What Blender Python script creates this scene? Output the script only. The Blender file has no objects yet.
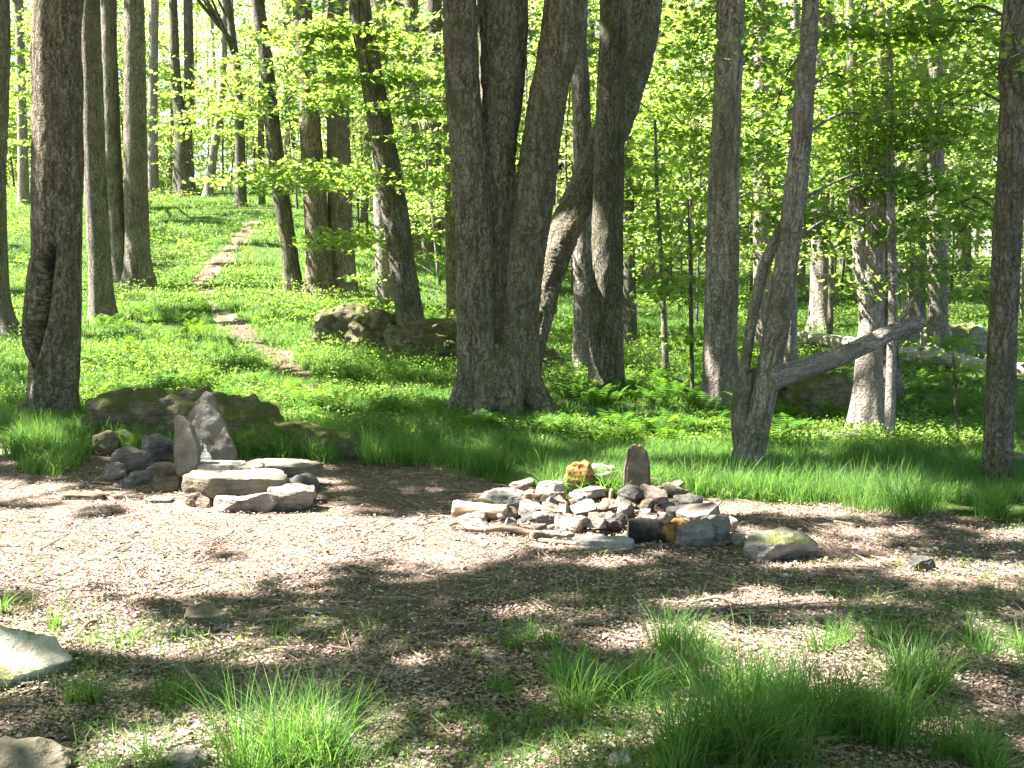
import bpy, bmesh, math, random
import numpy as np
from mathutils import Vector
random.seed(7)
RNG = np.random.default_rng(11)
SC = bpy.context.scene
COL = SC.collection

# ------------------------------------------------------------------ camera
F, CX, CY, HZ, CAMZ = 1098.0, 512.0, 384.0, 262.0, 1.6
PITCH = math.atan((CY - HZ) / F)
CP, SP = math.cos(PITCH), math.sin(PITCH)
cam_d = bpy.data.cameras.new('camera'); cam = bpy.data.objects.new('camera', cam_d); COL.objects.link(cam)
cam.location = (0, 0, CAMZ); cam.rotation_euler = (math.pi/2 - PITCH, 0, 0)
cam_d.sensor_width = 36; cam_d.lens = 36*F/1024; cam_d.clip_end = 600; cam_d.clip_start = 0.05
SC.camera = cam

def ray(px, row):
    a = (px - CX)/F; b = -(row - CY)/F
    return np.array([a, CP + b*SP, -SP + b*CP])          # right, forward+up*b
def pt(px, row, Y):                                      # the point of that sight line at depth Y
    d = ray(px, row); t = Y/d[1]
    return np.array([d[0]*t, Y, CAMZ + d[2]*t])
def proj(p):                                             # world -> pixel, vectorised
    p = np.atleast_2d(p); q = p - np.array([0, 0, CAMZ])
    f = q[:, 1]*CP - q[:, 2]*SP; u = q[:, 1]*SP + q[:, 2]*CP
    f = np.where(f < 0.05, 0.05, f)
    return CX + F*q[:, 0]/f, CY - F*u/f

# ------------------------------------------------------------------ noise
def _h(ix, iy, iz, seed):
    n = (ix.astype(np.int64)*374761393 + iy.astype(np.int64)*668265263 + iz.astype(np.int64)*2147483647 + seed*974634777) & 0xffffffff
    n = ((n ^ (n >> 13))*1274126177) & 0xffffffff
    n = ((n ^ (n >> 16))*2246822519) & 0xffffffff
    return ((n ^ (n >> 15)) & 0xffffff)/float(0xffffff)
def vn(p, seed=0):
    p = np.asarray(p, float); i = np.floor(p); f = p - i; f = f*f*(3 - 2*f)
    x, y, z = i[:, 0], i[:, 1], i[:, 2]; r = 0
    for dx in (0, 1):
        wx = f[:, 0] if dx else 1 - f[:, 0]
        for dy in (0, 1):
            wy = f[:, 1] if dy else 1 - f[:, 1]
            for dz in (0, 1):
                wz = f[:, 2] if dz else 1 - f[:, 2]
                r = r + wx*wy*wz*_h(x + dx, y + dy, z + dz, seed)
    return r
def fbm(p, seed=0, o=3):
    p = np.asarray(p, float); a, s, t = .5, 0, 0
    for k in range(o):
        s = s + a*vn(p, seed + k); t += a; p = p*2.03 + 7.1; a *= .5
    return s/t
def sst(a, b, x):
    t = np.clip((x - a)/(b - a), 0, 1); return t*t*(3 - 2*t)

# ------------------------------------------------------------------ terrain
def softp(x, w): return w*np.logaddexp(0, x/w)
def tz(x, y):
    x = np.asarray(x, float); y = np.asarray(y, float)
    u = 512 + F*x/np.maximum(y, 8.0)
    m = 1 - sst(290, 600, u)
    yl = np.minimum(y, 39.5)
    left = .17*softp(yl - 15.2, 2.0) - .05*softp(y - 41, 1.5)
    right = .034*softp(np.minimum(y, 70) - 14, 1.5)
    P = np.stack([x, y, 0*x], -1).reshape(-1, 3)
    b = (fbm(P*.55, 3, 2) - .5)*.16*sst(5, 14, y.reshape(-1)) + (fbm(P*1.7, 5, 3) - .5)*.07 + (vn(P*7.0, 8) - .5)*.016
    return m*left + (1 - m)*right + b.reshape(x.shape)
def tz1(x, y): return float(tz(np.array([x]), np.array([y]))[0])
def at(px, row):
    d = ray(px, row); t = np.geomspace(2.2, 120, 700)
    g = CAMZ + d[2]*t - tz(d[0]*t, d[1]*t)
    k = np.argmax(g < 0) if (g < 0).any() else len(t) - 1
    a, b = t[max(k-1, 0)], t[k]
    for _ in range(24):
        m = .5*(a + b)
        if CAMZ + d[2]*m - tz1(d[0]*m, d[1]*m) < 0: b = m
        else: a = m
    return np.array([d[0]*b, d[1]*b, tz1(d[0]*b, d[1]*b)])

# ------------------------------------------------------------------ scene helpers
def tag(o, label=None, cat=None, group=None, kind=None):
    if label: o['label'] = label
    if cat: o['category'] = cat
    if group: o['group'] = group
    if kind: o['kind'] = kind
    return o
def empty(name, loc, label=None, cat=None, group=None):
    o = bpy.data.objects.new(name, None); COL.objects.link(o); o.location = tuple(loc); o.empty_display_size = .2
    return tag(o, label, cat, group)
def link(name, me, mat, parent=None, loc=None):
    o = bpy.data.objects.new(name, me); COL.objects.link(o)
    if mat is not None and len(me.materials) == 0:
        for m in (mat if isinstance(mat, (list, tuple)) else [mat]): me.materials.append(m)
    if parent is not None: o.parent = parent
    if loc is not None: o.location = tuple(loc)
    return o
def mesh(name, V, faces, smooth=False, midx=None):
    """V (N,3); faces: list of int arrays (F,k)."""
    me = bpy.data.meshes.new(name)
    V = np.asarray(V, np.float32); faces = [np.asarray(f, np.int32) for f in faces if len(f)]
    lp = np.concatenate([f.ravel() for f in faces]); tot = np.concatenate([np.full(len(f), f.shape[1], np.int32) for f in faces])
    st = np.concatenate([[0], np.cumsum(tot)[:-1]]).astype(np.int32)
    me.vertices.add(len(V)); me.vertices.foreach_set('co', V.ravel())
    me.loops.add(len(lp)); me.loops.foreach_set('vertex_index', lp)
    me.polygons.add(len(st)); me.polygons.foreach_set('loop_start', st)
    me.polygons.foreach_set('use_smooth', np.full(len(st), smooth, bool))
    if midx is not None: me.polygons.foreach_set('material_index', np.asarray(midx, np.int32))
    me.update(calc_edges=True); me.validate()
    return me

# ------------------------------------------------------------------ materials
class NT:
    def __init__(s, name):
        s.m = bpy.data.materials.new(name); s.m.use_nodes = True; s.t = s.m.node_tree; s.t.nodes.clear()
        s.out = s.n('ShaderNodeOutputMaterial')
    def n(s, typ, **kw):
        nd = s.t.nodes.new(typ)
        for k, v in kw.items():
            if k[0] == '_': nd.inputs[k[1:].replace('_', ' ')].default_value = v
            else: setattr(nd, k, v)
        return nd
    def l(s, a, b): s.t.links.new(a, b); return b
    def coord(s, scale=(1, 1, 1), kind='Object'):
        c = s.n('ShaderNodeTexCoord'); m = s.n('ShaderNodeMapping'); m.inputs['Scale'].default_value = scale
        s.l(c.outputs[kind], m.inputs['Vector']); return m.outputs[0]
    def noise(s, co, sc, det=4, rough=.6):
        n = s.n('ShaderNodeTexNoise', _Scale=sc, _Detail=det, _Roughness=rough); s.l(co, n.inputs['Vector']); return n.outputs['Fac']
    def vor(s, co, sc, feat='DISTANCE_TO_EDGE', out='Distance'):
        n = s.n('ShaderNodeTexVoronoi', feature=feat, _Scale=sc); s.l(co, n.inputs['Vector']); return n.outputs[out]
    def ramp(s, fac, stops):
        r = s.n('ShaderNodeValToRGB'); e = r.color_ramp.elements
        while len(e) < len(stops): e.new(.5)
        for k, (p, c) in enumerate(stops):
            e[k].position = p; e[k].color = (*c, 1) if not np.isscalar(c) else (c, c, c, 1)
        s.l(fac, r.inputs['Fac']); return r.outputs['Color']
    def mix(s, fac, a, b, typ='MIX'):
        m = s.n('ShaderNodeMix', data_type='RGBA', blend_type=typ)
        for v, i in ((fac, 0), (a, 6), (b, 7)):
            if hasattr(v, 'links'): s.l(v, m.inputs[i])
            else: m.inputs[i].default_value = v if np.isscalar(v) else ((*v, 1) if len(v) == 3 else v)
        return m.outputs[2]
    def math(s, op, a, b=0.):
        m = s.n('ShaderNodeMath', operation=op)
        for v, i in ((a, 0), (b, 1)):
            if hasattr(v, 'links'): s.l(v, m.inputs[i])
            else: m.inputs[i].default_value = v
        return m.outputs[0]
    def bump(s, h, st=.5, dist=.02):
        b = s.n('ShaderNodeBump', _Strength=st, _Distance=dist); s.l(h, b.inputs['Height']); return b.outputs['Normal']
    def princ(s, col, rough=.85, nrm=None, spec=.3):
        p = s.n('ShaderNodeBsdfPrincipled'); p.inputs['Specular IOR Level'].default_value = spec
        if hasattr(rough, 'links'): s.l(rough, p.inputs['Roughness'])
        else: p.inputs['Roughness'].default_value = rough
        if hasattr(col, 'links'): s.l(col, p.inputs['Base Color'])
        else: p.inputs['Base Color'].default_value = (*col, 1)
        if nrm is not None: s.l(nrm, p.inputs['Normal'])
        s.l(p.outputs[0], s.out.inputs[0]); return p

def bark(name, dark, mid, pale, lichen=(.27, .29, .21), lich=.35, moss=.0, sx=26, sz=5., plate=.3):
    t = NT(name); a_ = t.n('ShaderNodeAttribute', attribute_name='bark'); base = a_.outputs['Vector']
    def sc(k):
        m = t.n('ShaderNodeMapping'); m.inputs['Scale'].default_value = k; t.l(base, m.inputs['Vector']); return m.outputs[0]
    wn = t.n('ShaderNodeTexNoise', _Scale=7., _Detail=4.); t.l(base, wn.inputs['Vector'])
    def warp(v, k):
        m = t.n('ShaderNodeVectorMath', operation='MULTIPLY_ADD'); t.l(wn.outputs['Color'], m.inputs[0]); m.inputs[1].default_value = (k, k, k); t.l(v, m.inputs[2]); return m.outputs[0]
    cs = warp(sc((sx, sx, sz*.62)), 4.2)
    e = t.ramp(t.vor(cs, 1.), [(0, 0.), (.20, 1.)]); cellc = t.vor(cs, 1., 'F1', 'Color'); ss = t.n('ShaderNodeSeparateColor'); t.l(cellc, ss.inputs[0])
    n1 = t.noise(sc((sx*1.5, sx*1.5, sz*.8)), 1., 7, .72); fine = t.noise(sc((1, 1, .45)), 95, 4, .75)
    h = t.math('ADD', t.math('MULTIPLY', e, .27), t.math('MULTIPLY', n1, .90))
    c = t.ramp(h, [(.36, dark), (.60, mid), (.90, pale)])
    fl = t.ramp(t.noise(sc((11, 11, 2.2)), 1., 5, .75), [(.56, 0.), (.64, .55)]); c = t.mix(fl, c, t.mix(t.ramp(fine, [(.3, 0.), (.7, 1.)]), mid, pale))
    c = t.mix(t.math('MULTIPLY', ss.outputs[0], plate), c, t.ramp(n1, [(.3, dark), (.55, mid), (.8, pale)]))
    c = t.mix(.75, c, t.ramp(fine, [(.32, .12), (.68, .88)]), 'OVERLAY')
    big = t.noise(base, 2.3, 4, .6)
    c = t.mix(t.ramp(big, [(.42, 0.), (.62, .55)]), c, t.mix(.5, mid, dark))
    lm = t.ramp(t.noise(base, 13., 6, .75), [(.57 - .10*lich, 0.), (.63 - .10*lich, 1.)])
    c = t.mix(t.math('MULTIPLY', t.math('MULTIPLY', lm, lich), t.ramp(h, [(.5, .25), (.75, 1.)])), c, lichen)
    if moss:
        mm = t.ramp(t.noise(base, 3.4, 6, .7), [(.58 - .2*moss, 0.), (.68 - .12*moss, 1.)])
        c = t.mix(t.math('MULTIPLY', mm, .6), c, t.ramp(fine, [(.3, (.03, .04, .010)), (.7, (.09, .105, .028))]))
    hb = t.math('ADD', h, t.math('MULTIPLY', fine, .35))
    t.princ(c, .94, t.bump(hb, 1., .035), .12)
    return t.m
BARK = {
 'grey': bark('bark_grey', (0.055, 0.047, 0.036), (0.210, 0.184, 0.149), (0.401, 0.366, 0.307), lich=.45, moss=.25),
 'brown': bark('bark_brown', (0.041, 0.031, 0.022), (0.171, 0.139, 0.098), (0.410, 0.353, 0.268), lich=.35, moss=.2, sx=20, sz=4.5),
 'dark': bark('bark_dark', (0.032, 0.027, 0.022), (0.141, 0.122, 0.095), (0.301, 0.267, 0.213), lich=.45, moss=.5),
 'pale': bark('bark_pale', (0.086, 0.067, 0.055), (0.285, 0.244, 0.208), (0.524, 0.473, 0.411), lich=.3, sx=18, sz=3.5),
 'shaggy': bark('bark_shaggy', (0.047, 0.036, 0.028), (0.236, 0.202, 0.169), (0.500, 0.454, 0.393), lich=.3, sx=15, sz=2.6, plate=.5),
}
def leafmat(name, cols, trans, tw=.55):
    """thin leaf: diffuse + translucent, tint varies per leaf"""
    t = NT(name); g = t.n('ShaderNodeNewGeometry')
    r = g.outputs['Random Per Island']
    c = t.ramp(r, [(k/(len(cols) - 1), c) for k, c in enumerate(cols)])
    c2 = t.ramp(r, [(k/(len(trans) - 1), c) for k, c in enumerate(trans)])
    p = t.n('ShaderNodeBsdfPrincipled', _Roughness=.5); p.inputs['Specular IOR Level'].default_value = .25
    t.l(c, p.inputs['Base Color'])
    tr = t.n('ShaderNodeBsdfTranslucent'); t.l(c2, tr.inputs['Color'])
    mx = t.n('ShaderNodeMixShader'); mx.inputs[0].default_value = tw
    t.l(p.outputs[0], mx.inputs[1]); t.l(tr.outputs[0], mx.inputs[2]); t.l(mx.outputs[0], t.out.inputs[0])
    return t.m
M_LEAF = leafmat('maple_leaves', [(.06, .125, .022), (.085, .17, .03), (.13, .21, .045)], [(.22, .36, .045), (.31, .45, .06), (.44, .53, .10)])
M_LEAFB = leafmat('sunlit_tint_leaves', [(.085, .15, .035), (.12, .20, .045), (.17, .25, .07)], [(.34, .46, .09), (.43, .54, .13), (.55, .62, .20)])  # background leaves coloured paler to stand in for the bright sunlit distance
M_GRASS = leafmat('grass_blades', [(0.036, .10, .022), (0.048, .12, .025), (0.056, .14, .028), (0.068, .15, .035), (0.088, .17, .045), (0.080, .17, .04), (0.104, .18, .05), (0.072, .15, .035), (0.064, .15, .03), (0.096, .17, .045), (.24, .18, .09)], [(0.112, .28, .035), (0.144, .33, .04), (0.168, .37, .045), (0.216, .40, .06), (0.272, .45, .08), (0.208, .42, .06), (0.320, .46, .09), (0.176, .38, .05), (0.160, .36, .04), (0.264, .42, .07), (.34, .26, .12)], .45)
M_HERB = leafmat('herb_leaves', [(.06, .125, .02), (.095, .17, .03), (.14, .21, .045)], [(.22, .36, .04), (.32, .45, .05), (.36, .48, .07)], .45)
M_FERN = leafmat('fern_fronds', [(.05, .13, .015), (.075, .17, .02)], [(.2, .4, .02), (.28, .45, .03)], .45)

def littermat():
    t = NT('dry_leaf_litter'); g = t.n('ShaderNodeNewGeometry')
    c = t.ramp(g.outputs['Random Per Island'], [(0, (.06, .037, .025)), (.30, (.15, .10, .073)), (.60, (.245, .178, .14)), (.88, (.35, .275, .23)), (1, (.52, .44, .385))])
    t.princ(c, .8, None, .25); return t.m
M_LITTER = littermat()

def groundmat():
    t = NT('forest_floor'); co = t.coord((1, 1, 1))
    at_ = t.n('ShaderNodeAttribute', attribute_name='green')
    v = t.vor(co, 34, 'F1', 'Color'); vs = t.n('ShaderNodeSeparateColor'); t.l(v, vs.inputs[0])
    v1 = t.ramp(vs.outputs[0], [(0, (.07, .046, .032)), (.35, (.15, .104, .077)), (.7, (.24, .18, .145)), (1, (.33, .27, .23))])
    n = t.noise(co, 60, 5, .7)
    lit = t.mix(.55, v1, t.ramp(n, [(.3, (.06, .042, .03)), (.7, (.25, .19, .155))]))
    big = t.noise(co, 1.3, 4, .6)
    lit = t.mix(t.math('MULTIPLY', big, .45), lit, (.10, .07, .05))
    soil = t.ramp(t.noise(co, 14, 4, .7), [(.3, (.035, .040, .012)), (.55, (.05, .085, .016)), (.75, (.10, .085, .05))])
    e = t.ramp(t.math('ADD', at_.outputs['Fac'], t.math('MULTIPLY', t.math('SUBTRACT', t.noise(co, 5, 4), .5), .7)), [(.38, 0.), (.62, 1.)])
    c = t.mix(e, lit, soil)
    e1 = t.vor(co, 34); h = t.math('ADD', t.math('MULTIPLY', e1, 1.5), n)
    t.princ(c, .95, t.bump(h, .7, .02), .1); return t.m
M_GROUND = groundmat()
def pathmat():
    t = NT('path_earth'); co = t.coord((1, 1, 1)); n = t.noise(co, 26, 6, .75); b = t.noise(co, 3, 3)
    c = t.ramp(n, [(.3, (.04, .027, .018)), (.5, (.10, .07, .05)), (.7, (.20, .15, .115))])
    c = t.mix(t.math('MULTIPLY', b, .4), c, (.12, .085, .06)); c = t.mix(t.ramp(t.noise(co, 4.5, 5, .7), [(.5, 0.), (.62, .7)]), c, (.05, .075, .018))
    t.princ(c, .95, t.bump(n, .8, .03), .1); return t.m
M_PATH = pathmat()

def rockmat(name, cols, moss=0., lich=.3, mosscol=(.055, .07, .014), sc=1., lay=(2, 2, 22)):
    t = NT(name); co = t.coord((1, 1, 1))
    n = t.noise(co, 9*sc, 6, .65); c = t.ramp(n, [(.28, cols[0]), (.5, cols[1]), (.75, cols[2])])
    f = t.noise(co, 90, 3, .7); c = t.mix(.3, c, t.ramp(f, [(.3, .1), (.7, .6)]), 'OVERLAY')
    ly = t.noise(t.coord(lay), 2.2, 3, .6)
    c = t.mix(.25, c, t.ramp(ly, [(.35, cols[0]), (.65, cols[2])]))
    lm = t.ramp(t.noise(co, 17, 5, .7), [(.60, 0.), (.68, 1.)])
    c = t.mix(t.math('MULTIPLY', lm, lich), c, (.36, .37, .31))
    if moss:
        g = t.n('ShaderNodeNewGeometry'); sx = t.n('ShaderNodeSeparateXYZ'); t.l(g.outputs['Normal'], sx.inputs[0])
        mm = t.math('ADD', t.math('MULTIPLY', sx.outputs[2], .22), t.noise(co, 3.2, 5, .65))
        mk = t.ramp(mm, [(.72 - .28*moss, 0.), (.84 - .28*moss, 1.)])
        mc = t.ramp(f, [(.3, tuple(.5*k for k in mosscol)), (.7, tuple(1.6*k for k in mosscol))])
        c = t.mix(t.math('MULTIPLY', mk, .9), c, mc)
    h = t.math('ADD', n, t.math('ADD', t.math('MULTIPLY', f, .2), t.math('MULTIPLY', ly, .5)))
    t.princ(c, .9, t.bump(h, .95, .03), .2); return t.m
R_GREY = rockmat('stone_grey', ((.075, .066, .057), (.17, .153, .132), (.30, .275, .245)))
R_BROWN = rockmat('stone_brown', ((.06, .043, .028), (.15, .112, .078), (.27, .21, .155)), lich=.12)
R_PALE = rockmat('stone_pale', ((.16, .145, .13), (.28, .26, .24), (.40, .38, .355)), lich=.2)
R_PINK = rockmat('stone_pinkish', ((.10, .077, .064), (.18, .142, .118), (.30, .25, .22)), lich=.15)
R_DARK = rockmat('stone_dark', ((.028, .026, .024), (.065, .06, .055), (.12, .11, .10)), lich=.08)
R_TAN = rockmat('stone_tan', ((.075, .062, .042), (.15, .128, .09), (.26, .23, .17)), lich=.3)
R_SLAB = rockmat('stone_upright_slab', ((.095, .085, .068), (.17, .155, .125), (.27, .25, .205)), lich=.3, lay=(2, 22, 2))
R_SLABB = rockmat('stone_upright_brown', ((.07, .052, .036), (.155, .12, .088), (.27, .215, .165)), lich=.15, lay=(2, 22, 2))
R_MOSS = rockmat('stone_mossy', ((.05, .038, .024), (.135, .108, .072), (.30, .26, .20)), moss=.62, lich=.45, mosscol=(.065, .07, .016))
R_MOSSY2 = rockmat('stone_part_mossy', ((.13, .12, .095), (.24, .225, .19), (.38, .36, .31)), moss=.5, lich=.35, mosscol=(.10, .11, .02))
R_PALEMOSS = rockmat('stone_pale_mossy', ((.24, .205, .15), (.40, .355, .28), (.56, .52, .43)), moss=.12, lich=.35, mosscol=(.11, .115, .03))
def woodmat(name, a, b, c_, char=0.):
    t = NT(name); co = t.coord((3, 26, 26)); n = t.noise(co, 1.6, 6, .65); c = t.ramp(n, [(.3, a), (.52, b), (.74, c_)])
    if char:
        m = t.ramp(t.noise(t.coord((1, 1, 1)), 3.0, 4), [(.5 - .25*char, 1.), (.68 - .2*char, 0.)])
        c = t.mix(m, c, (.012, .011, .010))
    t.princ(c, .85, t.bump(n, .8, .015), .2); return t.m
W_TAN = woodmat('split_wood', (.15, .10, .06), (.33, .24, .16), (.52, .42, .31))
W_STICK = woodmat('stick_wood', (.10, .07, .05), (.24, .18, .13), (.42, .35, .28))
W_ORANGE = woodmat('rotten_orange_wood', (.05, .018, .006), (.27, .125, .038), (.60, .40, .18))
W_CHAR = woodmat('charred_wood', (.012, .011, .01), (.03, .026, .022), (.075, .06, .05))
W_BROWN = woodmat('dark_brown_wood', (.02, .013, .009), (.06, .036, .022), (.12, .08, .05))
W_LOG = woodmat('weathered_log', (.13, .11, .09), (.30, .265, .23), (.50, .46, .41))

# ------------------------------------------------------------------ tubes
def catmull(P, n):
    P = np.asarray(P, float); 
    if len(P) == 2: 
        t = np.linspace(0, 1, n)[:, None]; return P[0]*(1 - t) + P[1]*t
    Q = np.vstack([2*P[0] - P[1], P, 2*P[-1] - P[-2]])
    s = np.linspace(0, len(P) - 1 - 1e-9, n); k = s.astype(int); t = (s - k)[:, None]
    a, b, c, d = Q[k], Q[k+1], Q[k+2], Q[k+3]
    return .5*((2*b) + (-a + c)*t + (2*a - 5*b + 4*c - d)*t**2 + (-a + 3*b - 3*c + d)*t**3)
def resample(P, R, step):
    P = np.asarray(P, float); PR = np.hstack([P, np.asarray(R, float)[:, None]])
    D = catmull(PR, max(40, len(P)*24)); L = np.concatenate([[0], np.cumsum(np.linalg.norm(np.diff(D[:, :3], axis=0), axis=1))])
    n = max(3, int(L[-1]/step) + 1); s = np.linspace(0, L[-1], n)
    return np.stack([np.interp(s, L, D[:, k]) for k in range(4)], 1), s
class Tubes:
    def __init__(s): s.V, s.F, s.A, s.n = [], [], [], 0
    def add(s, P, R, sides=16, step=.1, ridge=0., flare=0., seed=0, lump=.08, warp=None, cap=True, zsc=4.5, rsc=24.):
        C, L = resample(P, R, step); X, r = C[:, :3], np.maximum(C[:, 3], .002)
        T = np.gradient(X, axis=0); T /= np.linalg.norm(T, axis=1)[:, None] + 1e-9
        u = np.cross(T[0], [0.31, 1, .12]); u /= np.linalg.norm(u); U = [u]
        for k in range(1, len(T)):
            u = u - T[k]*np.dot(u, T[k]); u /= np.linalg.norm(u); U.append(u)
        U = np.array(U); W = np.cross(T, U)
        th = np.linspace(0, 2*math.pi, sides, endpoint=False)
        N = U[:, None]*np.cos(th)[None, :, None] + W[:, None]*np.sin(th)[None, :, None]
        rr = np.repeat(r[:, None], sides, 1)
        if flare:
            lob = .55 + .45*np.cos(th*5 + seed)*np.cos(th*2 + seed*1.7)
            rr = rr*(1 + 1.25*flare*np.exp(-np.maximum(L - .12, 0)/(.16 + r[0]*.5))[:, None]*lob[None])
        V = X[:, None] + N*rr[..., None]
        f = V.reshape(-1, 3)
        if lump: rr = rr*(1 + lump*2*(fbm(f*np.array([2.2, 2.2, 1.1]) + seed*3.1, seed, 2).reshape(rr.shape) - .5))
        if ridge:
            q = np.stack([np.cos(th)[None]*r[:, None]*rsc, np.sin(th)[None]*r[:, None]*rsc, np.repeat(L[:, None]*zsc, sides, 1)], -1).reshape(-1, 3) + seed*5.3
            q = q + 1.3*(vn(f*3.1, seed + 4)[:, None] - .5)
            a = 1 - np.abs(2*vn(q, seed + 1) - 1); b = vn(q*2.1, seed + 2)
            rr = rr + ridge*((a - .55)*.9 + (b - .5)*.5).reshape(rr.shape)
        V = X[:, None] + N*rr[..., None]
        if warp is not None: V = warp(V, N)
        m = len(X); V = V.reshape(-1, 3); so_ = seed*1.37 + len(s.V)*.71
        s.A.append(np.stack([np.cos(th)[None]*r[:, None], np.sin(th)[None]*r[:, None], np.repeat(L[:, None], sides, 1)], -1).reshape(-1, 3) + so_)
        i = (np.arange(m - 1)[:, None]*sides + np.arange(sides)[None]).ravel(); j = (np.arange(m - 1)[:, None]*sides + (np.arange(sides)[None] + 1) % sides).ravel()
        q = np.stack([i, j, j + sides, i + sides], 1)
        s.F.append(q + s.n); s.V.append(V)
        if cap:
            a0, b0 = s.n + len(V), s.n + len(V) + 1
            s.V.append(np.array([X[0], X[-1]])); s.A.append(np.array([[0, 0, -.02], [0, 0, L[-1] + .02]]) + so_); k = np.arange(sides); k2 = (k + 1) % sides
            s.F.append(np.stack([k2 + s.n, k + s.n, np.full(sides, a0)], 1)); e = s.n + (m - 1)*sides
            s.F.append(np.stack([k + e, k2 + e, np.full(sides, b0)], 1)); s.n += 2
        s.n += len(V)
    def mesh(s, name, smooth=True, off=None):
        V = np.vstack(s.V)
        if off is not None: V = V - np.asarray(off)
        me = mesh(name, V, [f for f in s.F if f.shape[1] == 4] + [f for f in s.F if f.shape[1] == 3], smooth)
        a = me.attributes.new('bark', 'FLOAT_VECTOR', 'POINT'); a.data.foreach_set('vector', np.vstack(s.A).astype(np.float32).ravel()); return me

# ------------------------------------------------------------------ leaves
LEAF2 = (np.array([[0, -.5, 0], [.42, .02, .10], [0, .5, 0], [-.42, .02, .10]]), [[0, 1, 2], [0, 2, 3]])
_m = [(0, -.5), (.12, -.22), (.46, -.28), (.30, -.02), (.50, .22), (.20, .20), (0, .55), (-.20, .20), (-.50, .22), (-.30, -.02), (-.46, -.28), (-.12, -.22)]
LEAFM = (np.array([[x, y, .16*abs(x)] for x, y in _m]), [[0, 1, 2, 3, 4, 5, 6], [0, 6, 7, 8, 9, 10, 11]])
def leaf_arrays(P, S, tilt=.7, tmpl=LEAF2, up=(0, 0, 1), rng=None):
    rng = rng or RNG; n = len(P); V, Fc = tmpl
    nr = np.array(up) + rng.normal(0, tilt, (n, 3)); nr /= np.linalg.norm(nr, axis=1)[:, None] + 1e-9
    a = rng.normal(0, 1, (n, 3)); a -= nr*(a*nr).sum(1)[:, None]; a /= np.linalg.norm(a, axis=1)[:, None] + 1e-9
    b = np.cross(nr, a)
    S = np.asarray(S)[:, None, None]
    W = P[:, None] + S*(V[None, :, :1]*b[:, None] + V[None, :, 1:2]*a[:, None] + V[None, :, 2:]*nr[:, None])
    K = len(V); base = (np.arange(n)*K)[:, None]
    return W.reshape(-1, 3), [np.concatenate([base + np.array(f)[None] for f in Fc])]
def leaf_mesh(name, P, S, tilt=.7, tmpl=LEAF2, rng=None, up=(0, 0, 1)):
    V, Fa = leaf_arrays(P, S, tilt, tmpl, up, rng); return mesh(name, V, Fa)
def spray_points(c, rx, ry, rz, n, rng, clump=.17, flat=.05, per=9):
    """leaf centres in layered clumps filling an uneven ellipsoid"""
    m = max(2, n//per); q = rng.normal(0, 1, (m, 3)); q /= np.linalg.norm(q, axis=1)[:, None]; q *= rng.random((m, 1))**.42
    nz = max(2, int(rz/.16)); q[:, 2] = (np.round((q[:, 2] + 1)/2*nz)/nz*2 - 1) if rz > .3 else q[:, 2]
    C = np.asarray(c) + q*np.array([rx, ry, rz])
    C[:, 2] -= .12*np.hypot(q[:, 0]*rx, q[:, 1]*ry)
    P = np.repeat(C, per, 0) + rng.normal(0, 1, (m*per, 3))*np.array([clump, clump, flat])
    return P

# ------------------------------------------------------------------ light
EL = math.radians(54); AZ = math.atan2(-.95, .10)
L = np.array([math.sin(AZ)*math.cos(EL), math.cos(AZ)*math.cos(EL), math.sin(EL)])
w = bpy.data.worlds.new('World'); SC.world = w; w.use_nodes = True
nt = w.node_tree; bg = nt.nodes['Background']
sky = nt.nodes.new('ShaderNodeTexSky'); sky.sky_type = 'NISHITA'; sky.sun_disc = False; sky.sun_elevation = EL; sky.sun_rotation = AZ % (2*math.pi)
nt.links.new(sky.outputs[0], bg.inputs[0]); bg.inputs[1].default_value = .05
sd = bpy.data.lights.new('sun', 'SUN'); sd.energy = 5.0; sd.angle = math.radians(.5); sd.color = (1, .96, .91)
so = bpy.data.objects.new('sun', sd); COL.objects.link(so); so.location = (-20, 6, 30)
so.rotation_euler = Vector(-L).to_track_quat('-Z', 'Y').to_euler()
SC.view_settings.view_transform = 'Standard'; SC.view_settings.look = 'None'; SC.view_settings.gamma = 1; SC.view_settings.exposure = 3.2
SC.view_settings.use_curve_mapping = False
SC.cycles.use_denoising = True; SC.cycles.max_bounces = 7; SC.cycles.transmission_bounces = 4; SC.cycles.diffuse_bounces = 4; SC.cycles.caustics_reflective = False; SC.cycles.caustics_refractive = False
SC.cycles.sample_clamp_indirect = 6

# ------------------------------------------------------------------ ground
def interp_line(pts, x): 
    a = np.array(pts, float); return np.interp(x, a[:, 0], a[:, 1])
EDGE = [(-400, 430), (0, 447), (40, 470), (75, 462), (105, 440), (200, 452), (350, 456), (430, 462), (520, 484), (600, 500), (690, 492), (760, 502), (860, 507), (960, 516), (1024, 524), (1500, 540)]
PATHPX = [(252, 222, 8), (240, 240, 10), (222, 258, 13), (203, 280, 14), (202, 291, 5), (218, 312, 5), (244, 334, 24), (272, 356, 20), (296, 374, 22), (318, 388, 8)]
PATH3 = [(at(a, b), c) for a, b, c in PATHPX]
PC = catmull(np.array([[*p, .46*wd*p[1]/F] for p, wd in PATH3]), 160)
def path_d(x, y):
    d = np.full(len(x), 9.); 
    for k in range(0, 160, 2): d = np.minimum(d, np.hypot(x - PC[k, 0], y - PC[k, 1]) - PC[k, 3])
    return d
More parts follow.
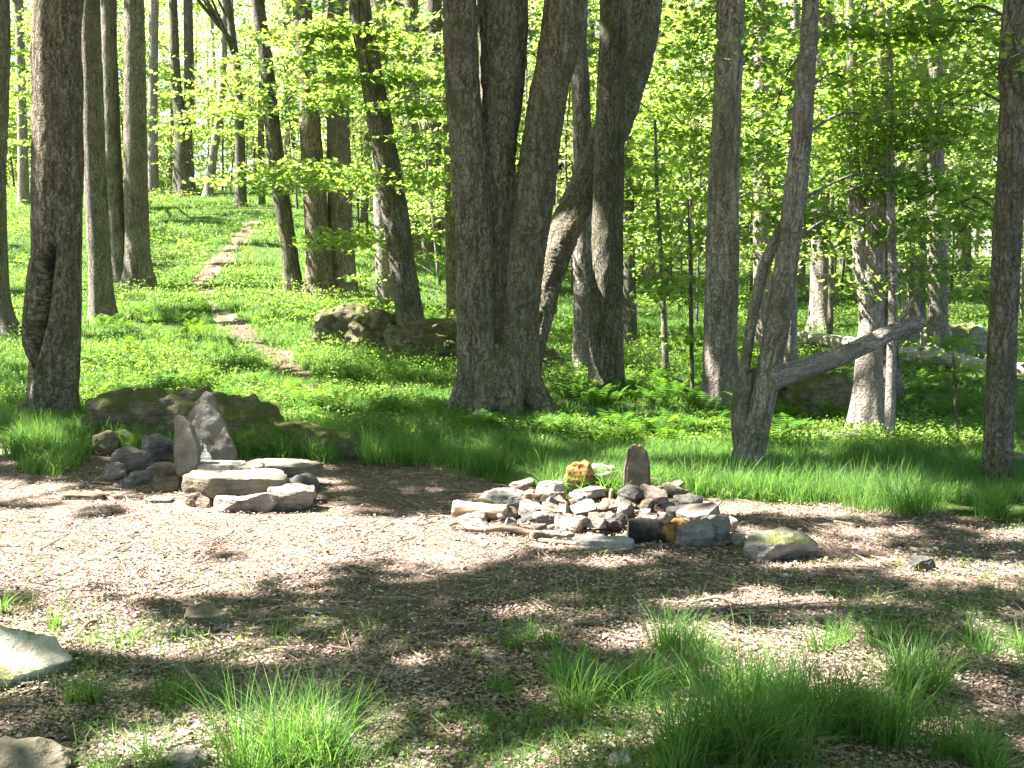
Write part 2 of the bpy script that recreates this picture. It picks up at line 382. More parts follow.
def greenness(x, y):
    """1 where plants cover the ground, 0 on the bare clearing and the trail"""
    x = np.asarray(x, float); y = np.asarray(y, float)
    P = np.stack([x, y, tz(x, y)], 1); px, row = proj(P)
    e = interp_line(EDGE, px) - row + (fbm(P*1.6, 21, 3) - .5)*34 + (vn(P*7, 22) - .5)*14
    g = sst(-7, 9, e)*(y > 3)
    return g*sst(-.05, .18, path_d(x, y) + (vn(P*3.1, 4) - .5)*.4)
ys = np.concatenate([-np.geomspace(60, 1.5, 14), np.linspace(0, 2.4, 6)[1:], 2.4*np.exp(np.linspace(0, math.log(18/2.4), 230))[1:], np.geomspace(18, 240, 110)[1:]])
us = np.concatenate([-np.geomspace(9, .62, 26), np.linspace(-.6, .6, 250), np.geomspace(.62, 9, 26)])
Y, U = np.meshgrid(ys, us, indexing='ij'); X = U*np.maximum(Y, 5.0)*np.where(np.abs(U) > .7, 1.2, 1)
Z = tz(X, Y); nv, nu = X.shape
i = (np.arange(nv - 1)[:, None]*nu + np.arange(nu - 1)[None]).ravel()
gm = mesh('ground', np.stack([X, Y, Z], -1).reshape(-1, 3), [np.stack([i, i + 1, i + nu + 1, i + nu], 1)], True)
ga = gm.attributes.new('green', 'FLOAT', 'POINT'); ga.data.foreach_set('value', greenness(X.ravel(), Y.ravel()).astype(np.float32))
tag(link('ground', gm, M_GROUND), kind='structure')
# the trail: a worn strip draped on the slope
pc = PC[:150]; tg = np.gradient(pc[:, :2], axis=0); tg /= np.linalg.norm(tg, axis=1)[:, None]; nm = np.stack([-tg[:, 1], tg[:, 0]], 1)
cs = np.linspace(-1, 1, 9); wob = lambda s: 1 + 1.2*(vn(np.stack([pc[:, 0]*1.7, pc[:, 1]*1.7, np.full(150, s*9.)], 1), 31) - .5)
PX = np.stack([pc[:, 0] + nm[:, 0]*c*pc[:, 3]*(wob(np.sign(c))) for c in cs], 1); PY = np.stack([pc[:, 1] + nm[:, 1]*c*pc[:, 3]*(wob(np.sign(c))) for c in cs], 1)
PZ = tz(PX, PY) + .010 - .012*np.abs(cs)[None]**3
i = (np.arange(149)[:, None]*9 + np.arange(8)[None]).ravel()
tag(link('path', mesh('path', np.stack([PX, PY, PZ], -1).reshape(-1, 3), [np.stack([i, i + 1, i + 10, i + 9], 1)], True), M_PATH), kind='structure')

# ------------------------------------------------------------------ main trees
TREES = []   # dicts: root, top, trunk axis
def stem3(pts, Y, dy=0.):
    """pixel column of (px, row, width) at depth Y (running back dy by its top) -> points, radii"""
    rows = [p[1] for p in pts]; P, R = [], []
    for px, row, wd in pts:
        k = (rows[0] - row)/max(1., rows[0] - rows[-1]); y = Y + dy*k
        P.append(pt(px, row, y)); R.append(.5*wd*y/F)
    return P, R
def extend(P, R, ztop, rng):
    P = [np.array(p) for p in P]; R = list(R); d = P[-1] - P[-2]; d = d/np.linalg.norm(d); z0 = P[-1][2]
    n = 3
    for k in range(1, n + 1):
        f = k/n; dd = d*(1 - .5*f) + np.array([rng.normal(0, .05), rng.normal(0, .05), .6*f]); dd /= np.linalg.norm(dd)
        st = (ztop - z0)/n
        if st <= .05: break
        P.append(P[-1] + dd*st/max(dd[2], .5)); R.append(R[-1]*(1 - .24*f))
    return P, R
def tree(name, label, stems, barkk, Y=None, dy=0., base=None, ztop=14., group=None, flare=.55, ridge=None, warp=None, cat='tree', sub=.12, zsc=4.5, limbs=True, rsc=24.):
    """stems: list of bottom-to-top pixel columns; the first carries the base"""
    seed = len(TREES) + 3; rng = np.random.default_rng(seed*17)
    s0 = stems[0]; g = at(s0[0][0], s0[0][1]) if base is None else at(*base)
    Y = g[1] if Y is None else Y
    tb = Tubes(); tops = []
    for k, s in enumerate(stems):
        P, R = stem3(s, Y + (.02*k), dy if np.isscalar(dy) else dy[k])
        if k == 0:
            P[0][2] = tz1(P[0][0], Y); P.insert(0, P[0] - np.array([0, 0, sub])); R.insert(0, R[0]*1.04)
            org = np.array([P[1][0], P[1][1], tz1(P[1][0], P[1][1])])
        zt = ztop*(1 if k == 0 else .92)
        if s[-1][1] < 25: P, R = extend(P, R, zt, rng)
        near = Y < 16.5; wide = R[1]
        sides = int(np.clip(wide*2*F/Y*1.5, 9, 88)); step = .045 if near else (.08 if Y < 26 else .16)
        rg = (min(.016, wide*.085) if ridge is None else ridge)
        tb.add(P, R, sides, step, rg, flare if k == 0 else 0., seed + k, warp=warp, zsc=zsc, rsc=rsc)
        tops.append((np.array(P[-1]), np.array(P), np.array(R)))
    root = empty(name, org, label, cat, group)
    T = dict(root=root, org=org, tb=tb, tops=tops, bark=barkk, seed=seed, shade_leafs=[], sizes=[], low=[], lowS=[], Y=Y, rng=rng, limbs=limbs)
    TREES.append(T); return T

tree('tree', 'grey trunk cut by the left edge of the picture with a flaring foot', [[(3, 336, 30), (-4, 290, 25), (-6, 180, 22), (0, 90, 17), (2, 0, 15)]], 'grey')
def hollow(V, N):
    px, row = proj(V.reshape(-1, 3)); sh = V.shape[:2]; px, row = px.reshape(sh), row.reshape(sh)
    c = np.interp(row, [245, 280, 320, 352, 372, 410], [52, 45, 39, 31, 25, 21]); wd = np.interp(row, [240, 262, 330, 400, 420], [2, 8, 8, 6, 4])
    front = (N[..., 1] < .25)
    k = np.exp(-((px - c)/wd)**4)*sst(236, 262, row)*(1 - sst(395, 418, row))*front
    lip = np.exp(-((px - c - np.sign(px - c)*wd*1.7)/(wd*.7))**2)*sst(236, 262, row)*(1 - sst(395, 418, row))*front
    return V - N*(.21*k)[..., None] + N*(.035*lip)[..., None]
T_HOLLOW = tree('tree', 'stout brown trunk with a long dark open hollow in its lower left side', [[(48, 414, 55), (49, 385, 53), (53, 330, 50), (56, 260, 47), (57, 180, 47), (58, 90, 47), (59, 0, 46)]], 'brown', warp=hollow, flare=.18, ridge=.016)
tree('tree', 'grey smooth-barked trunk just right of the hollow tree', [[(103, 318, 24), (99, 250, 22), (94, 150, 21), (92, 80, 20), (90, 0, 19)]], 'grey', flare=.4)
tree('tree', 'mid-grey trunk partly hidden behind the grey smooth-barked one', [[(122, 287, 20), (115, 200, 17), (111, 100, 15), (109, 0, 14)]], 'grey')
tree('tree', 'straight brown trunk rising left of the grassy hill', [[(138, 288, 26), (137, 230, 24), (135, 120, 21), (134, 0, 19)]], 'grey')
tree('tree', 'slim pale upright trunk on the hill crest', [[(153, 193, 11), (153, 100, 9), (154, 0, 9)]], 'pale')
tree('tree', 'forked dark trunk on the hill crest splitting into a narrow V', [[(184, 194, 20), (183, 130, 17), (177, 90, 10), (173, 0, 8)], [(184, 140, 11), (189, 100, 10), (188, 0, 9)]], 'dark')
tree('tree', 'thin pale trunk slanting right on the hill crest', [[(208, 196, 9), (214, 150, 8), (222, 90, 7), (225, 0, 6)]], 'pale')
tree('tree', 'dark-topped thin trunk beside the top end of the trail', [[(241, 206, 11), (240, 150, 10), (239, 100, 8), (236, 60, 7), (228, 0, 6)]], 'dark')
tree('tree', 'very thin upright trunk right of the top of the trail', [[(262, 206, 7), (261, 120, 6), (262, 0, 5)]], 'brown')
tree('tree', 'slender crooked trunk leaning left beside the trail', [[(294, 290, 17), (288, 240, 16), (279, 180, 16), (273, 130, 15), (266, 60, 13), (258, 0, 12)]], 'dark')
tree('tree', 'left one of two straight trunks standing close together behind the leafy spray', [[(321, 292, 27), (317, 220, 24), (311, 140, 21), (306, 60, 19), (302, 0, 18)]], 'brown')
tree('tree', 'right one of two straight trunks standing close together behind the leafy spray', [[(342, 292, 27), (340, 200, 24), (338, 110, 23), (337, 0, 21)]], 'grey')
tree('tree', 'pale sunlit trunk half hidden behind the curved leaning tree', [[(386, 308, 17), (383, 240, 17), (380, 120, 17), (377, 0, 17)]], 'pale')
T_LEAN = tree('tree', 'curved dark trunk leaning left over the mossy log', [[(417, 357, 27), (411, 320, 26), (403, 270, 26), (393, 200, 26), (381, 130, 24), (369, 60, 22), (359, 0, 21)]], 'dark', flare=.5)
tree('tree', 'left one of three far trunks seen between the leaning tree and the great tree', [[(412, 262, 17), (412, 150, 16), (411, 0, 14)]], 'brown')
tree('tree', 'middle one of three far trunks seen between the leaning tree and the great tree', [[(431, 262, 19), (432, 150, 18), (434, 0, 15)]], 'dark')
tree('tree', 'brown trunk close against the left flank of the great tree', [[(454, 322, 15), (452, 200, 14), (450, 100, 13), (449, 0, 12)]], 'brown')
T_MID = tree('tree', 'straight mossy trunk standing in front of the curved stem of the great tree', [[(606, 388, 36), (606, 350, 33), (607, 260, 31), (609, 150, 29), (612, 60, 27), (613, 0, 26)]], 'dark', Y=12.9, flare=.2)
tree('tree', 'sunlit shaggy trunk left of the straight mossy trunk', [[(584, 379, 22), (584, 300, 21), (583, 180, 20), (581, 90, 18), (580, 0, 16)]], 'shaggy')
tree('tree', 'dull brown trunk just right of the straight mossy trunk', [[(630, 346, 14), (629, 250, 13), (627, 120, 11), (626, 0, 10)]], 'dark')
T_SHAG = tree('tree', 'tall straight trunk with peeling shaggy bark standing right of centre', [[(720, 408, 36), (720, 350, 34), (722, 260, 32), (725, 150, 29), (729, 60, 27), (731, 0, 26)]], 'shaggy', zsc=2.4, rsc=16., flare=.25, ridge=.018)
tree('tree', 'pale slim trunk behind the shaggy tree and the forked tree', [[(763, 346, 18), (762, 230, 17), (762, 120, 14), (762, 0, 12)]], 'pale')
tree('tree', 'slim pale trunk seen through the gap right of the forked tree', [[(791, 366, 13), (791, 280, 12), (792, 180, 11), (794, 60, 10), (795, 0, 9)]], 'pale')
T_FORK = tree('tree', 'slanting forked trunk with a ragged broken stub at its foot', [[(747, 470, 31), (757, 420, 28), (768, 375, 25), (780, 310, 24), (791, 230, 23), (800, 150, 21), (806, 70, 18), (810, 0, 16)],
      [(744, 455, 20), (741, 420, 21), (743, 385, 19), (745, 372, 15)], [(743, 380, 11), (748, 345, 11), (756, 300, 11), (766, 262, 12), (782, 225, 9), (800, 190, 5)]], 'grey', flare=.25)
tree('tree', 'square-looking grey trunk far back right of the forked tree', [[(821, 331, 22), (821, 270, 20), (822, 190, 19), (825, 80, 17), (826, 0, 15)]], 'shaggy')
T_PALE = tree('tree', 'bright sunlit pale trunk with a shaded right side and a forking top', [[(865, 434, 31), (868, 380, 27), (871, 320, 24), (873, 250, 23), (877, 180, 20), (880, 90, 16), (882, 0, 14)], [(868, 300, 18), (862, 250, 17), (857, 210, 15), (853, 150, 12), (852, 60, 10), (850, 0, 9)]], 'pale')
tree('tree', 'dark trunk tight behind the bright pale trunk', [[(893, 431, 22), (890, 360, 19), (886, 280, 17), (884, 180, 15), (884, 60, 13), (884, 0, 12)]], 'dark', Y=11.9, flare=.25)
tree('tree', 'thin pale pole-like trunk right of the bright pale trunk', [[(889, 441, 10), (891, 380, 10), (893, 300, 9), (891, 220, 8), (890, 90, 7), (889, 0, 6)]], 'pale', flare=.1)
tree('tree', 'grey trunk rising in front of the sunlit boulder on the right', [[(936, 358, 20), (938, 310, 18), (937, 240, 17), (936, 150, 15), (936, 0, 13)]], 'grey')
tree('tree', 'shaded trunk left of the sunlit boulder on the right', [[(917, 335, 16), (918, 250, 15), (921, 130, 13), (922, 0, 12)]], 'dark')
T_RIGHT = tree('tree', 'dark trunk standing alone near the right edge of the picture', [[(996, 482, 28), (999, 420, 28), (1003, 330, 27), (1008, 220, 26), (1013, 110, 25), (1017, 0, 24)]], 'dark', flare=.2)
tree('tree', 'dim trunk far back behind the lone right-hand trunk', [[(966, 277, 11), (966, 200, 10), (967, 100, 9), (968, 0, 8)]], 'dark')
tree('tree', 'thin trunk behind the left edge with white sunlit patches', [[(24, 205, 11), (22, 120, 9), (19, 0, 8)]], 'pale')
tree('tree', 'slim brown trunk glimpsed between the left edge and the hollow tree', [[(14, 182, 14), (10, 120, 11), (6, 60, 9), (4, 0, 8)]], 'brown')
tree('tree', 'whitish straight stem seen right of the curved stem of the great tree', [[(647, 285, 9), (646, 200, 9), (645, 90, 8), (644, 0, 7)]], 'pale')
# trees outside the frame whose crowns shade the clearing
for k, (x, y) in enumerate([(-9.5, 5.0), (-11, 9.5), (-6.8, 1.8), (-12, 15), (8.5, 9.0), (-4.5, -2.5), (3.5, -4)]):
    z = tz1(x, y); tb = Tubes(); rng = np.random.default_rng(900 + k)
    P = [(x, y, z - .1), (x + .05, y, z + 2), (x + .1, y + .1, z + 6), (x + .3, y, z + 10), (x + .4, y, z + 14)]
    tb.add(P, [.24, .21, .18, .13, .05], 18, .15, .012, .5, 60 + k)
    TREES.append(dict(root=empty('tree', (x, y, z), 'trunk outside the view whose high crown shades the clearing', 'tree', 'trees around the clearing outside the view'), org=np.array([x, y, z]), tb=tb,
        tops=[(np.array(P[-1]), np.array(P), np.array([.24, .21, .18, .13, .05]))], bark='grey', seed=60 + k, shade_leafs=[], sizes=[], low=[], lowS=[], Y=y, rng=rng, limbs=True))

# the great tree in the middle: four stems grown together, one continuous skin
def great_tree():
    g = at(500, 419); Y = g[1] + .42; rng = np.random.default_rng(5); tb = Tubes()
    S = [([(479, 420, 46), (478, 380, 40), (477, 320, 37), (475, 250, 34), (471, 200, 33), (466, 133, 33), (462, 80, 33), (459, 0, 31)], -.08, 0),
         ([(500, 420, 50), (501, 380, 46), (500, 320, 42), (498, 250, 36), (498, 200, 34), (499, 133, 38), (502, 80, 45), (503, 0, 50)], .12, .05),
         ([(521, 420, 44), (520, 380, 40), (519, 320, 40), (525, 250, 39), (533, 200, 39), (542, 133, 38), (551, 80, 38), (565, 0, 42)], -.02, 0),
         ([(521, 420, 36), (524, 370, 34), (534, 320, 34), (555, 250, 34), (581, 195, 33), (612, 130, 33), (635, 60, 34), (645, 0, 34)], .16, 4.0)]
    tops = []
    for k, (s, y0, dy) in enumerate(S):
        P, R = stem3(s, Y + y0, dy)
        P[0][2] = tz1(P[0][0], P[0][1]) - .0; P.insert(0, P[0] - np.array([0, 0, .15])); R.insert(0, R[0]*1.1)
        P, R = extend(P, R, 13.5, rng); tb.add(P, R, 30, .12, 0, .12, 40 + k, lump=.05); tops.append((np.array(P[-1]), np.array(P), np.array(R)))
    # root flanks
    for a, ln, r in ((200, .55, .12), (165, .45, .13), (250, .50, .13), (285, .45, .14), (330, .62, .13), (20, .5, .12), (90, .5, .12)):
        a = math.radians(a); c = np.array([g[0], Y, 0]); d = np.array([math.cos(a), math.sin(a), 0])
        p = [c + d*.22 + [0, 0, .75], c + d*.33 + [0, 0, .32], c + d*(.28 + ln*.45) + [0, 0, .08], c + d*(.3 + ln) + [0, 0, -.08]]
        for q in p: q[2] += tz1(g[0], Y)
        tb.add(p, [r*.8, r, r*.75, r*.3], 14, .06, 0, 0, 50)
    me = tb.mesh('trunk'); ob = bpy.data.objects.new('tmp', me); COL.objects.link(ob)
    md = ob.modifiers.new('r', 'REMESH'); md.mode = 'VOXEL'; md.voxel_size = .026
    sm = ob.modifiers.new('s', 'SMOOTH'); sm.iterations = 3
    dg = bpy.context.evaluated_depsgraph_get(); me2 = bpy.data.meshes.new_from_object(ob.evaluated_get(dg)); bpy.data.objects.remove(ob)
    n = len(me2.vertices); V = np.empty(n*3, np.float32); N = np.empty(n*3, np.float32)
    me2.vertices.foreach_get('co', V); me2.vertices.foreach_get('normal', N); V = V.reshape(-1, 3).astype(float); N = N.reshape(-1, 3).astype(float)
    best = np.full(n, 9.); BK = np.zeros((n, 3))
    for si, t_ in enumerate(tops):
        C, Ls = resample(t_[1], t_[2], .05)
        for a in range(0, n, 6000):
            D = np.linalg.norm(V[a:a+6000, None] - C[None, :, :3], axis=2); kx = np.argmin(D, 1); dd = D[np.arange(len(kx)), kx]; m_ = dd < best[a:a+6000]
            ix = np.arange(a, a + len(kx))[m_]; best[ix] = dd[m_]; BK[ix] = np.column_stack([(V[ix] - C[kx[m_], :3])[:, :2] + 3, Ls[kx[m_]]]) if si == 3 else V[ix]
    q = BK*np.array([22, 22, 3.6]) + fbm(V*3, 3, 2)[:, None]*2.2
    d = .030*(1 - np.abs(2*vn(q, 9) - 1) - .5) + .015*(vn(q*2.2, 10) - .5) + .05*(fbm(V*np.array([2.6, 2.6, .9]), 12, 2) - .5)
    # burl on the middle stem
    b = pt(520, 84, Y - .2); d = d + .09*np.exp(-(np.linalg.norm(V - b, axis=1)/.13)**2)
    b = pt(522, 92, Y - .2); d = d - .05*np.exp(-(np.linalg.norm(V - b, axis=1)/.05)**2)
    V = V + N*d[:, None]; org = np.array([g[0], Y, tz1(g[0], Y)])
    me2.vertices.foreach_set('co', (V - org).astype(np.float32).ravel()); me2.polygons.foreach_set('use_smooth', np.ones(len(me2.polygons), bool)); me2.update(); me2.name = 'trunk'
    me2.materials.clear(); ab = me2.attributes.new('bark', 'FLOAT_VECTOR', 'POINT'); ab.data.foreach_set('vector', BK.astype(np.float32).ravel())
    root = empty('tree', org, 'great four-stemmed tree in the centre with furrowed bark and spreading foot', 'tree')
    link('trunk', me2, BARK['big'], root)
    T = dict(root=root, org=org, tb=Tubes(), tops=tops, bark='grey', seed=44, shade_leafs=[], sizes=[], low=[], lowS=[], Y=Y, rng=rng, limbs=True, great=True)
    TREES.append(T); return T
BARK['big'] = bark('bark_great_tree', (.036, .029, .020), (.165, .139, .100), (.35, .31, .245), lichen=(.20, .23, .17), lich=.6, moss=.3, sx=20, sz=4.)
T_GREAT = great_tree()

# ------------------------------------------------------------------ low leafy branches of those trees
def low_spray(T, px, row, Y, wpx, hpx, n, size=.105, tmpl=LEAFM, depth=None, flat=.06, arm=True):
    rng = T['rng']; c = pt(px, row, Y); rx = .5*wpx*Y/F; rz = .5*hpx*Y/F
    ry = depth or max(.6, rx*.7); n = int(n*1.35); P = spray_points(c, rx, ry, rz, n, rng, flat=flat*.6, per=12)
    T['low'].append((P, tmpl)); T['lowS'].append(size*.95*rng.uniform(.55, 1.2, len(P)))
    if arm:
        A = min((q for t in T['tops'] for q in t[1]), key=lambda q: abs(q[2] - (c[2] - .35)) + .2*abs(q[0] - c[0]))
        Pm = np.interp(c[2] - .3, T['tops'][0][1][:, 2], T['tops'][0][1][:, 0]), np.interp(c[2] - .3, T['tops'][0][1][:, 2], T['tops'][0][1][:, 1])
        a = np.array([Pm[0], Pm[1], c[2] - .3]); r = .012 + .006*rx
        d = c - a; far = c + d/np.linalg.norm(d)*rx*.5; mid = a + d*.5 + np.array([0, 0, .12])
        r *= .62; T['tb'].add([a, mid, c, far], [r*1.4, r, r*.7, r*.25], 7, .15, 0, 0, 3, lump=.1, cap=False)
        for _ in range(4):
            k = rng.uniform(.4, 1.); s = a + (c - a)*k; e = c + rng.normal(0, .6, 3)*np.array([rx, ry, rz])
            T['tb'].add([s, s + (e - s)*.5 + [0, 0, .05], e], [r*.6, r*.4, r*.15], 5, .2, 0, 0, 3, lump=0, cap=False)
TB = {t['root']['label']: t for t in TREES}
def TT(frag): return next(t for k, t in TB.items() if frag in k)
two_l, two_r = TT('left one of two'), TT('right one of two')
slender, pale_h = TT('slender crooked'), TT('half hidden behind the curved')
SPR = [(slender, 300, 170, 17.5, 200, 26, 800, .10), (two_r, 390, 176, 17.0, 120, 24, 420, .10), (slender, 345, 55, 16.5, 190, 90, 1500, .10), (two_r, 300, 95, 18.0, 170, 30, 520, .10),
 (two_r, 345, 235, 16.0, 90, 24, 300, .10), (T_LEAN, 415, 90, 15.5, 90, 90, 700, .10), (T_LEAN, 425, 165, 19.0, 80, 130, 600, .11), (two_l, 235, 110, 21.0, 110, 40, 420, .11),
 (two_l, 385, 25, 19.0, 110, 60, 520, .11), (two_r, 370, 275, 20.0, 70, 50, 260, .10), (TT('forked dark trunk'), 185, 115, 33.0, 80, 110, 420, .14), (TT('dark-topped'), 225, 80, 30.0, 100, 70, 420, .14),
 (T_SHAG, 690, 55, 16.5, 140, 120, 1100, .11), (T_SHAG, 735, 12, 12.4, 110, 34, 420, .09), (T_SHAG, 678, 190, 18.5, 110, 120, 900, .11), (T_SHAG, 715, 255, 13.2, 50, 50, 130, .08),
 (T_FORK, 860, 35, 9.4, 200, 80, 1170, .078), (T_FORK, 880, 120, 9.7, 190, 60, 988, .078), (T_FORK, 775, 110, 14.0, 120, 130, 910, .10), (T_FORK, 905, 178, 9.8, 150, 36, 624, .078), (T_FORK, 855, 85, 9.9, 90, 40, 338, .078),
 (T_RIGHT, 940, 105, 9.9, 150, 120, 910, .078), (T_RIGHT, 945, 22, 9.3, 180, 50, 676, .078), (T_RIGHT, 955, 205, 11.5, 110, 50, 494, .085), (T_RIGHT, 1015, 150, 8.2, 40, 60, 78, .075), (T_RIGHT, 985, 290, 11.5, 60, 40, 117, .08),
 (T_PALE, 890, 226, 9.9, 150, 30, 300, .075), (T_PALE, 893, 284, 9.9, 90, 28, 130, .072), (T_PALE, 840, 160, 9.9, 110, 50, 340, .078), (T_PALE, 860, 30, 14.0, 160, 120, 700, .10),
 (TT('in front of the sunlit boulder'), 950, 150, 19.0, 130, 150, 800, .12), (TT('square-looking'), 830, 130, 18.0, 120, 150, 900, .12), (TT('behind the shaggy tree and'), 765, 140, 17.0, 110, 170, 800, .11),
 (T_MID, 660, 120, 17.0, 60, 110, 380, .10), (TT('sunlit shaggy'), 570, 90, 20.0, 50, 130, 300, .12), (TT('whitish straight stem'), 670, 110, 28.0, 110, 150, 700, .15), (TT('thin trunk behind the left edge'), 20, 60, 28.0, 60, 120, 380, .14),
 (TT('pale slim trunk behind') if False else TT('behind the shaggy tree and'), 760, 270, 19., 70, 90, 260, .10), (TT('left one of three'), 425, 255, 21., 60, 70, 260, .11), (TT('left one of three'), 400, 120, 21., 70, 120, 420, .12),
 (T_SHAG, 655, 225, 16.0, 100, 60, 420, .10), (T_SHAG, 690, 120, 17.0, 110, 80, 520, .10), (T_SHAG, 780, 200, 16.0, 90, 60, 360, .10), (TT('square-looking'), 880, 240, 19.0, 130, 60, 420, .11), (two_l, 330, 30, 15.8, 120, 60, 520, .10), (two_r, 440, 100, 17.5, 60, 120, 300, .10), (two_r, 330, 175, 15.5, 210, 30, 620, .09), (TT('middle one of three'), 560, 60, 22., 60, 100, 300, .11), (TT('mid-grey trunk'), 25, 110, 24., 50, 120, 260, .12),
 (T_FORK, 800, 215, 12.5, 120, 40, 420, .085), (T_PALE, 930, 260, 11.0, 90, 40, 260, .08), (T_RIGHT, 985, 60, 8.0, 90, 70, 200, .075), (T_SHAG, 720, 150, 12.6, 110, 26, 260, .085), (T_SHAG, 740, 50, 12.2, 130, 50, 420, .085), (T_MID, 640, 190, 13.5, 70, 50, 180, .085), (T_FORK, 850, 225, 13.0, 150, 50, 480, .085)]
for a in SPR: low_spray(*a)

# ------------------------------------------------------------------ high canopy: unseen leaf clumps added to shade what the photograph shows shaded
LIT = [  # px, row, rx, ry, share of sun
 (512, 250, 700, 130, .80), (180, 345, 150, 45, .93), (245, 300, 80, 110, .9), (120, 250, 160, 60, .55),
 (400, 390, 70, 40, .40), (270, 375, 60, 18, .25), (450, 445, 150, 22, .10), (60, 430, 90, 30, .35), (200, 412, 160, 32, .75), (650, 425, 110, 45, .72), (660, 330, 60, 50, .9), (930, 360, 130, 32, .9),
 (880, 480, 170, 40, .28), (900, 405, 110, 40, .45), (800, 440, 60, 22, .55), (730, 485, 50, 25, .15), (610, 470, 60, 20, .2),
 (390, 482, 110, 26, .06), (120, 478, 150, 22, .25), (260, 475, 80, 40, .3),
 (200, 545, 330, 52, .97), (40, 500, 120, 25, .7), (380, 515, 90, 18, .75), (400, 575, 130, 14, .35), (560, 515, 95, 34, .88), (690, 525, 50, 30, .4), (640, 475, 40, 25, .6), (150, 460, 105, 34, .10), (250, 476, 66, 14, .55), (205, 228, 60, 34, .45),
 (900, 560, 200, 40, .18), (620, 575, 150, 22, .12), (760, 600, 260, 18, .30), (790, 548, 40, 14, .6),
 (300, 616, 420, 20, .05), (720, 606, 320, 16, .12), (330, 650, 260, 30, .16), (170, 662, 120, 24, .80), (40, 650, 140, 48, .97), (60, 715, 120, 26, .15), (280, 700, 90, 30, .55), (260, 750, 110, 30, .45),
 (470, 705, 125, 90, .04), (620, 680, 90, 50, .25), (760, 690, 170, 60, .55), (900, 690, 90, 50, .6), (700, 755, 260, 30, .20), (950, 750, 90, 30, .35), (960, 640, 90, 30, .15)]
def litshare(px, row):
    v = np.full(len(px), .35)
    for cx, cy, rx, ry, s in LIT:
        k = ((px - cx)/rx)**2 + ((row - cy)/ry)**2
        v = np.where(k < 1, s, v)
    return v
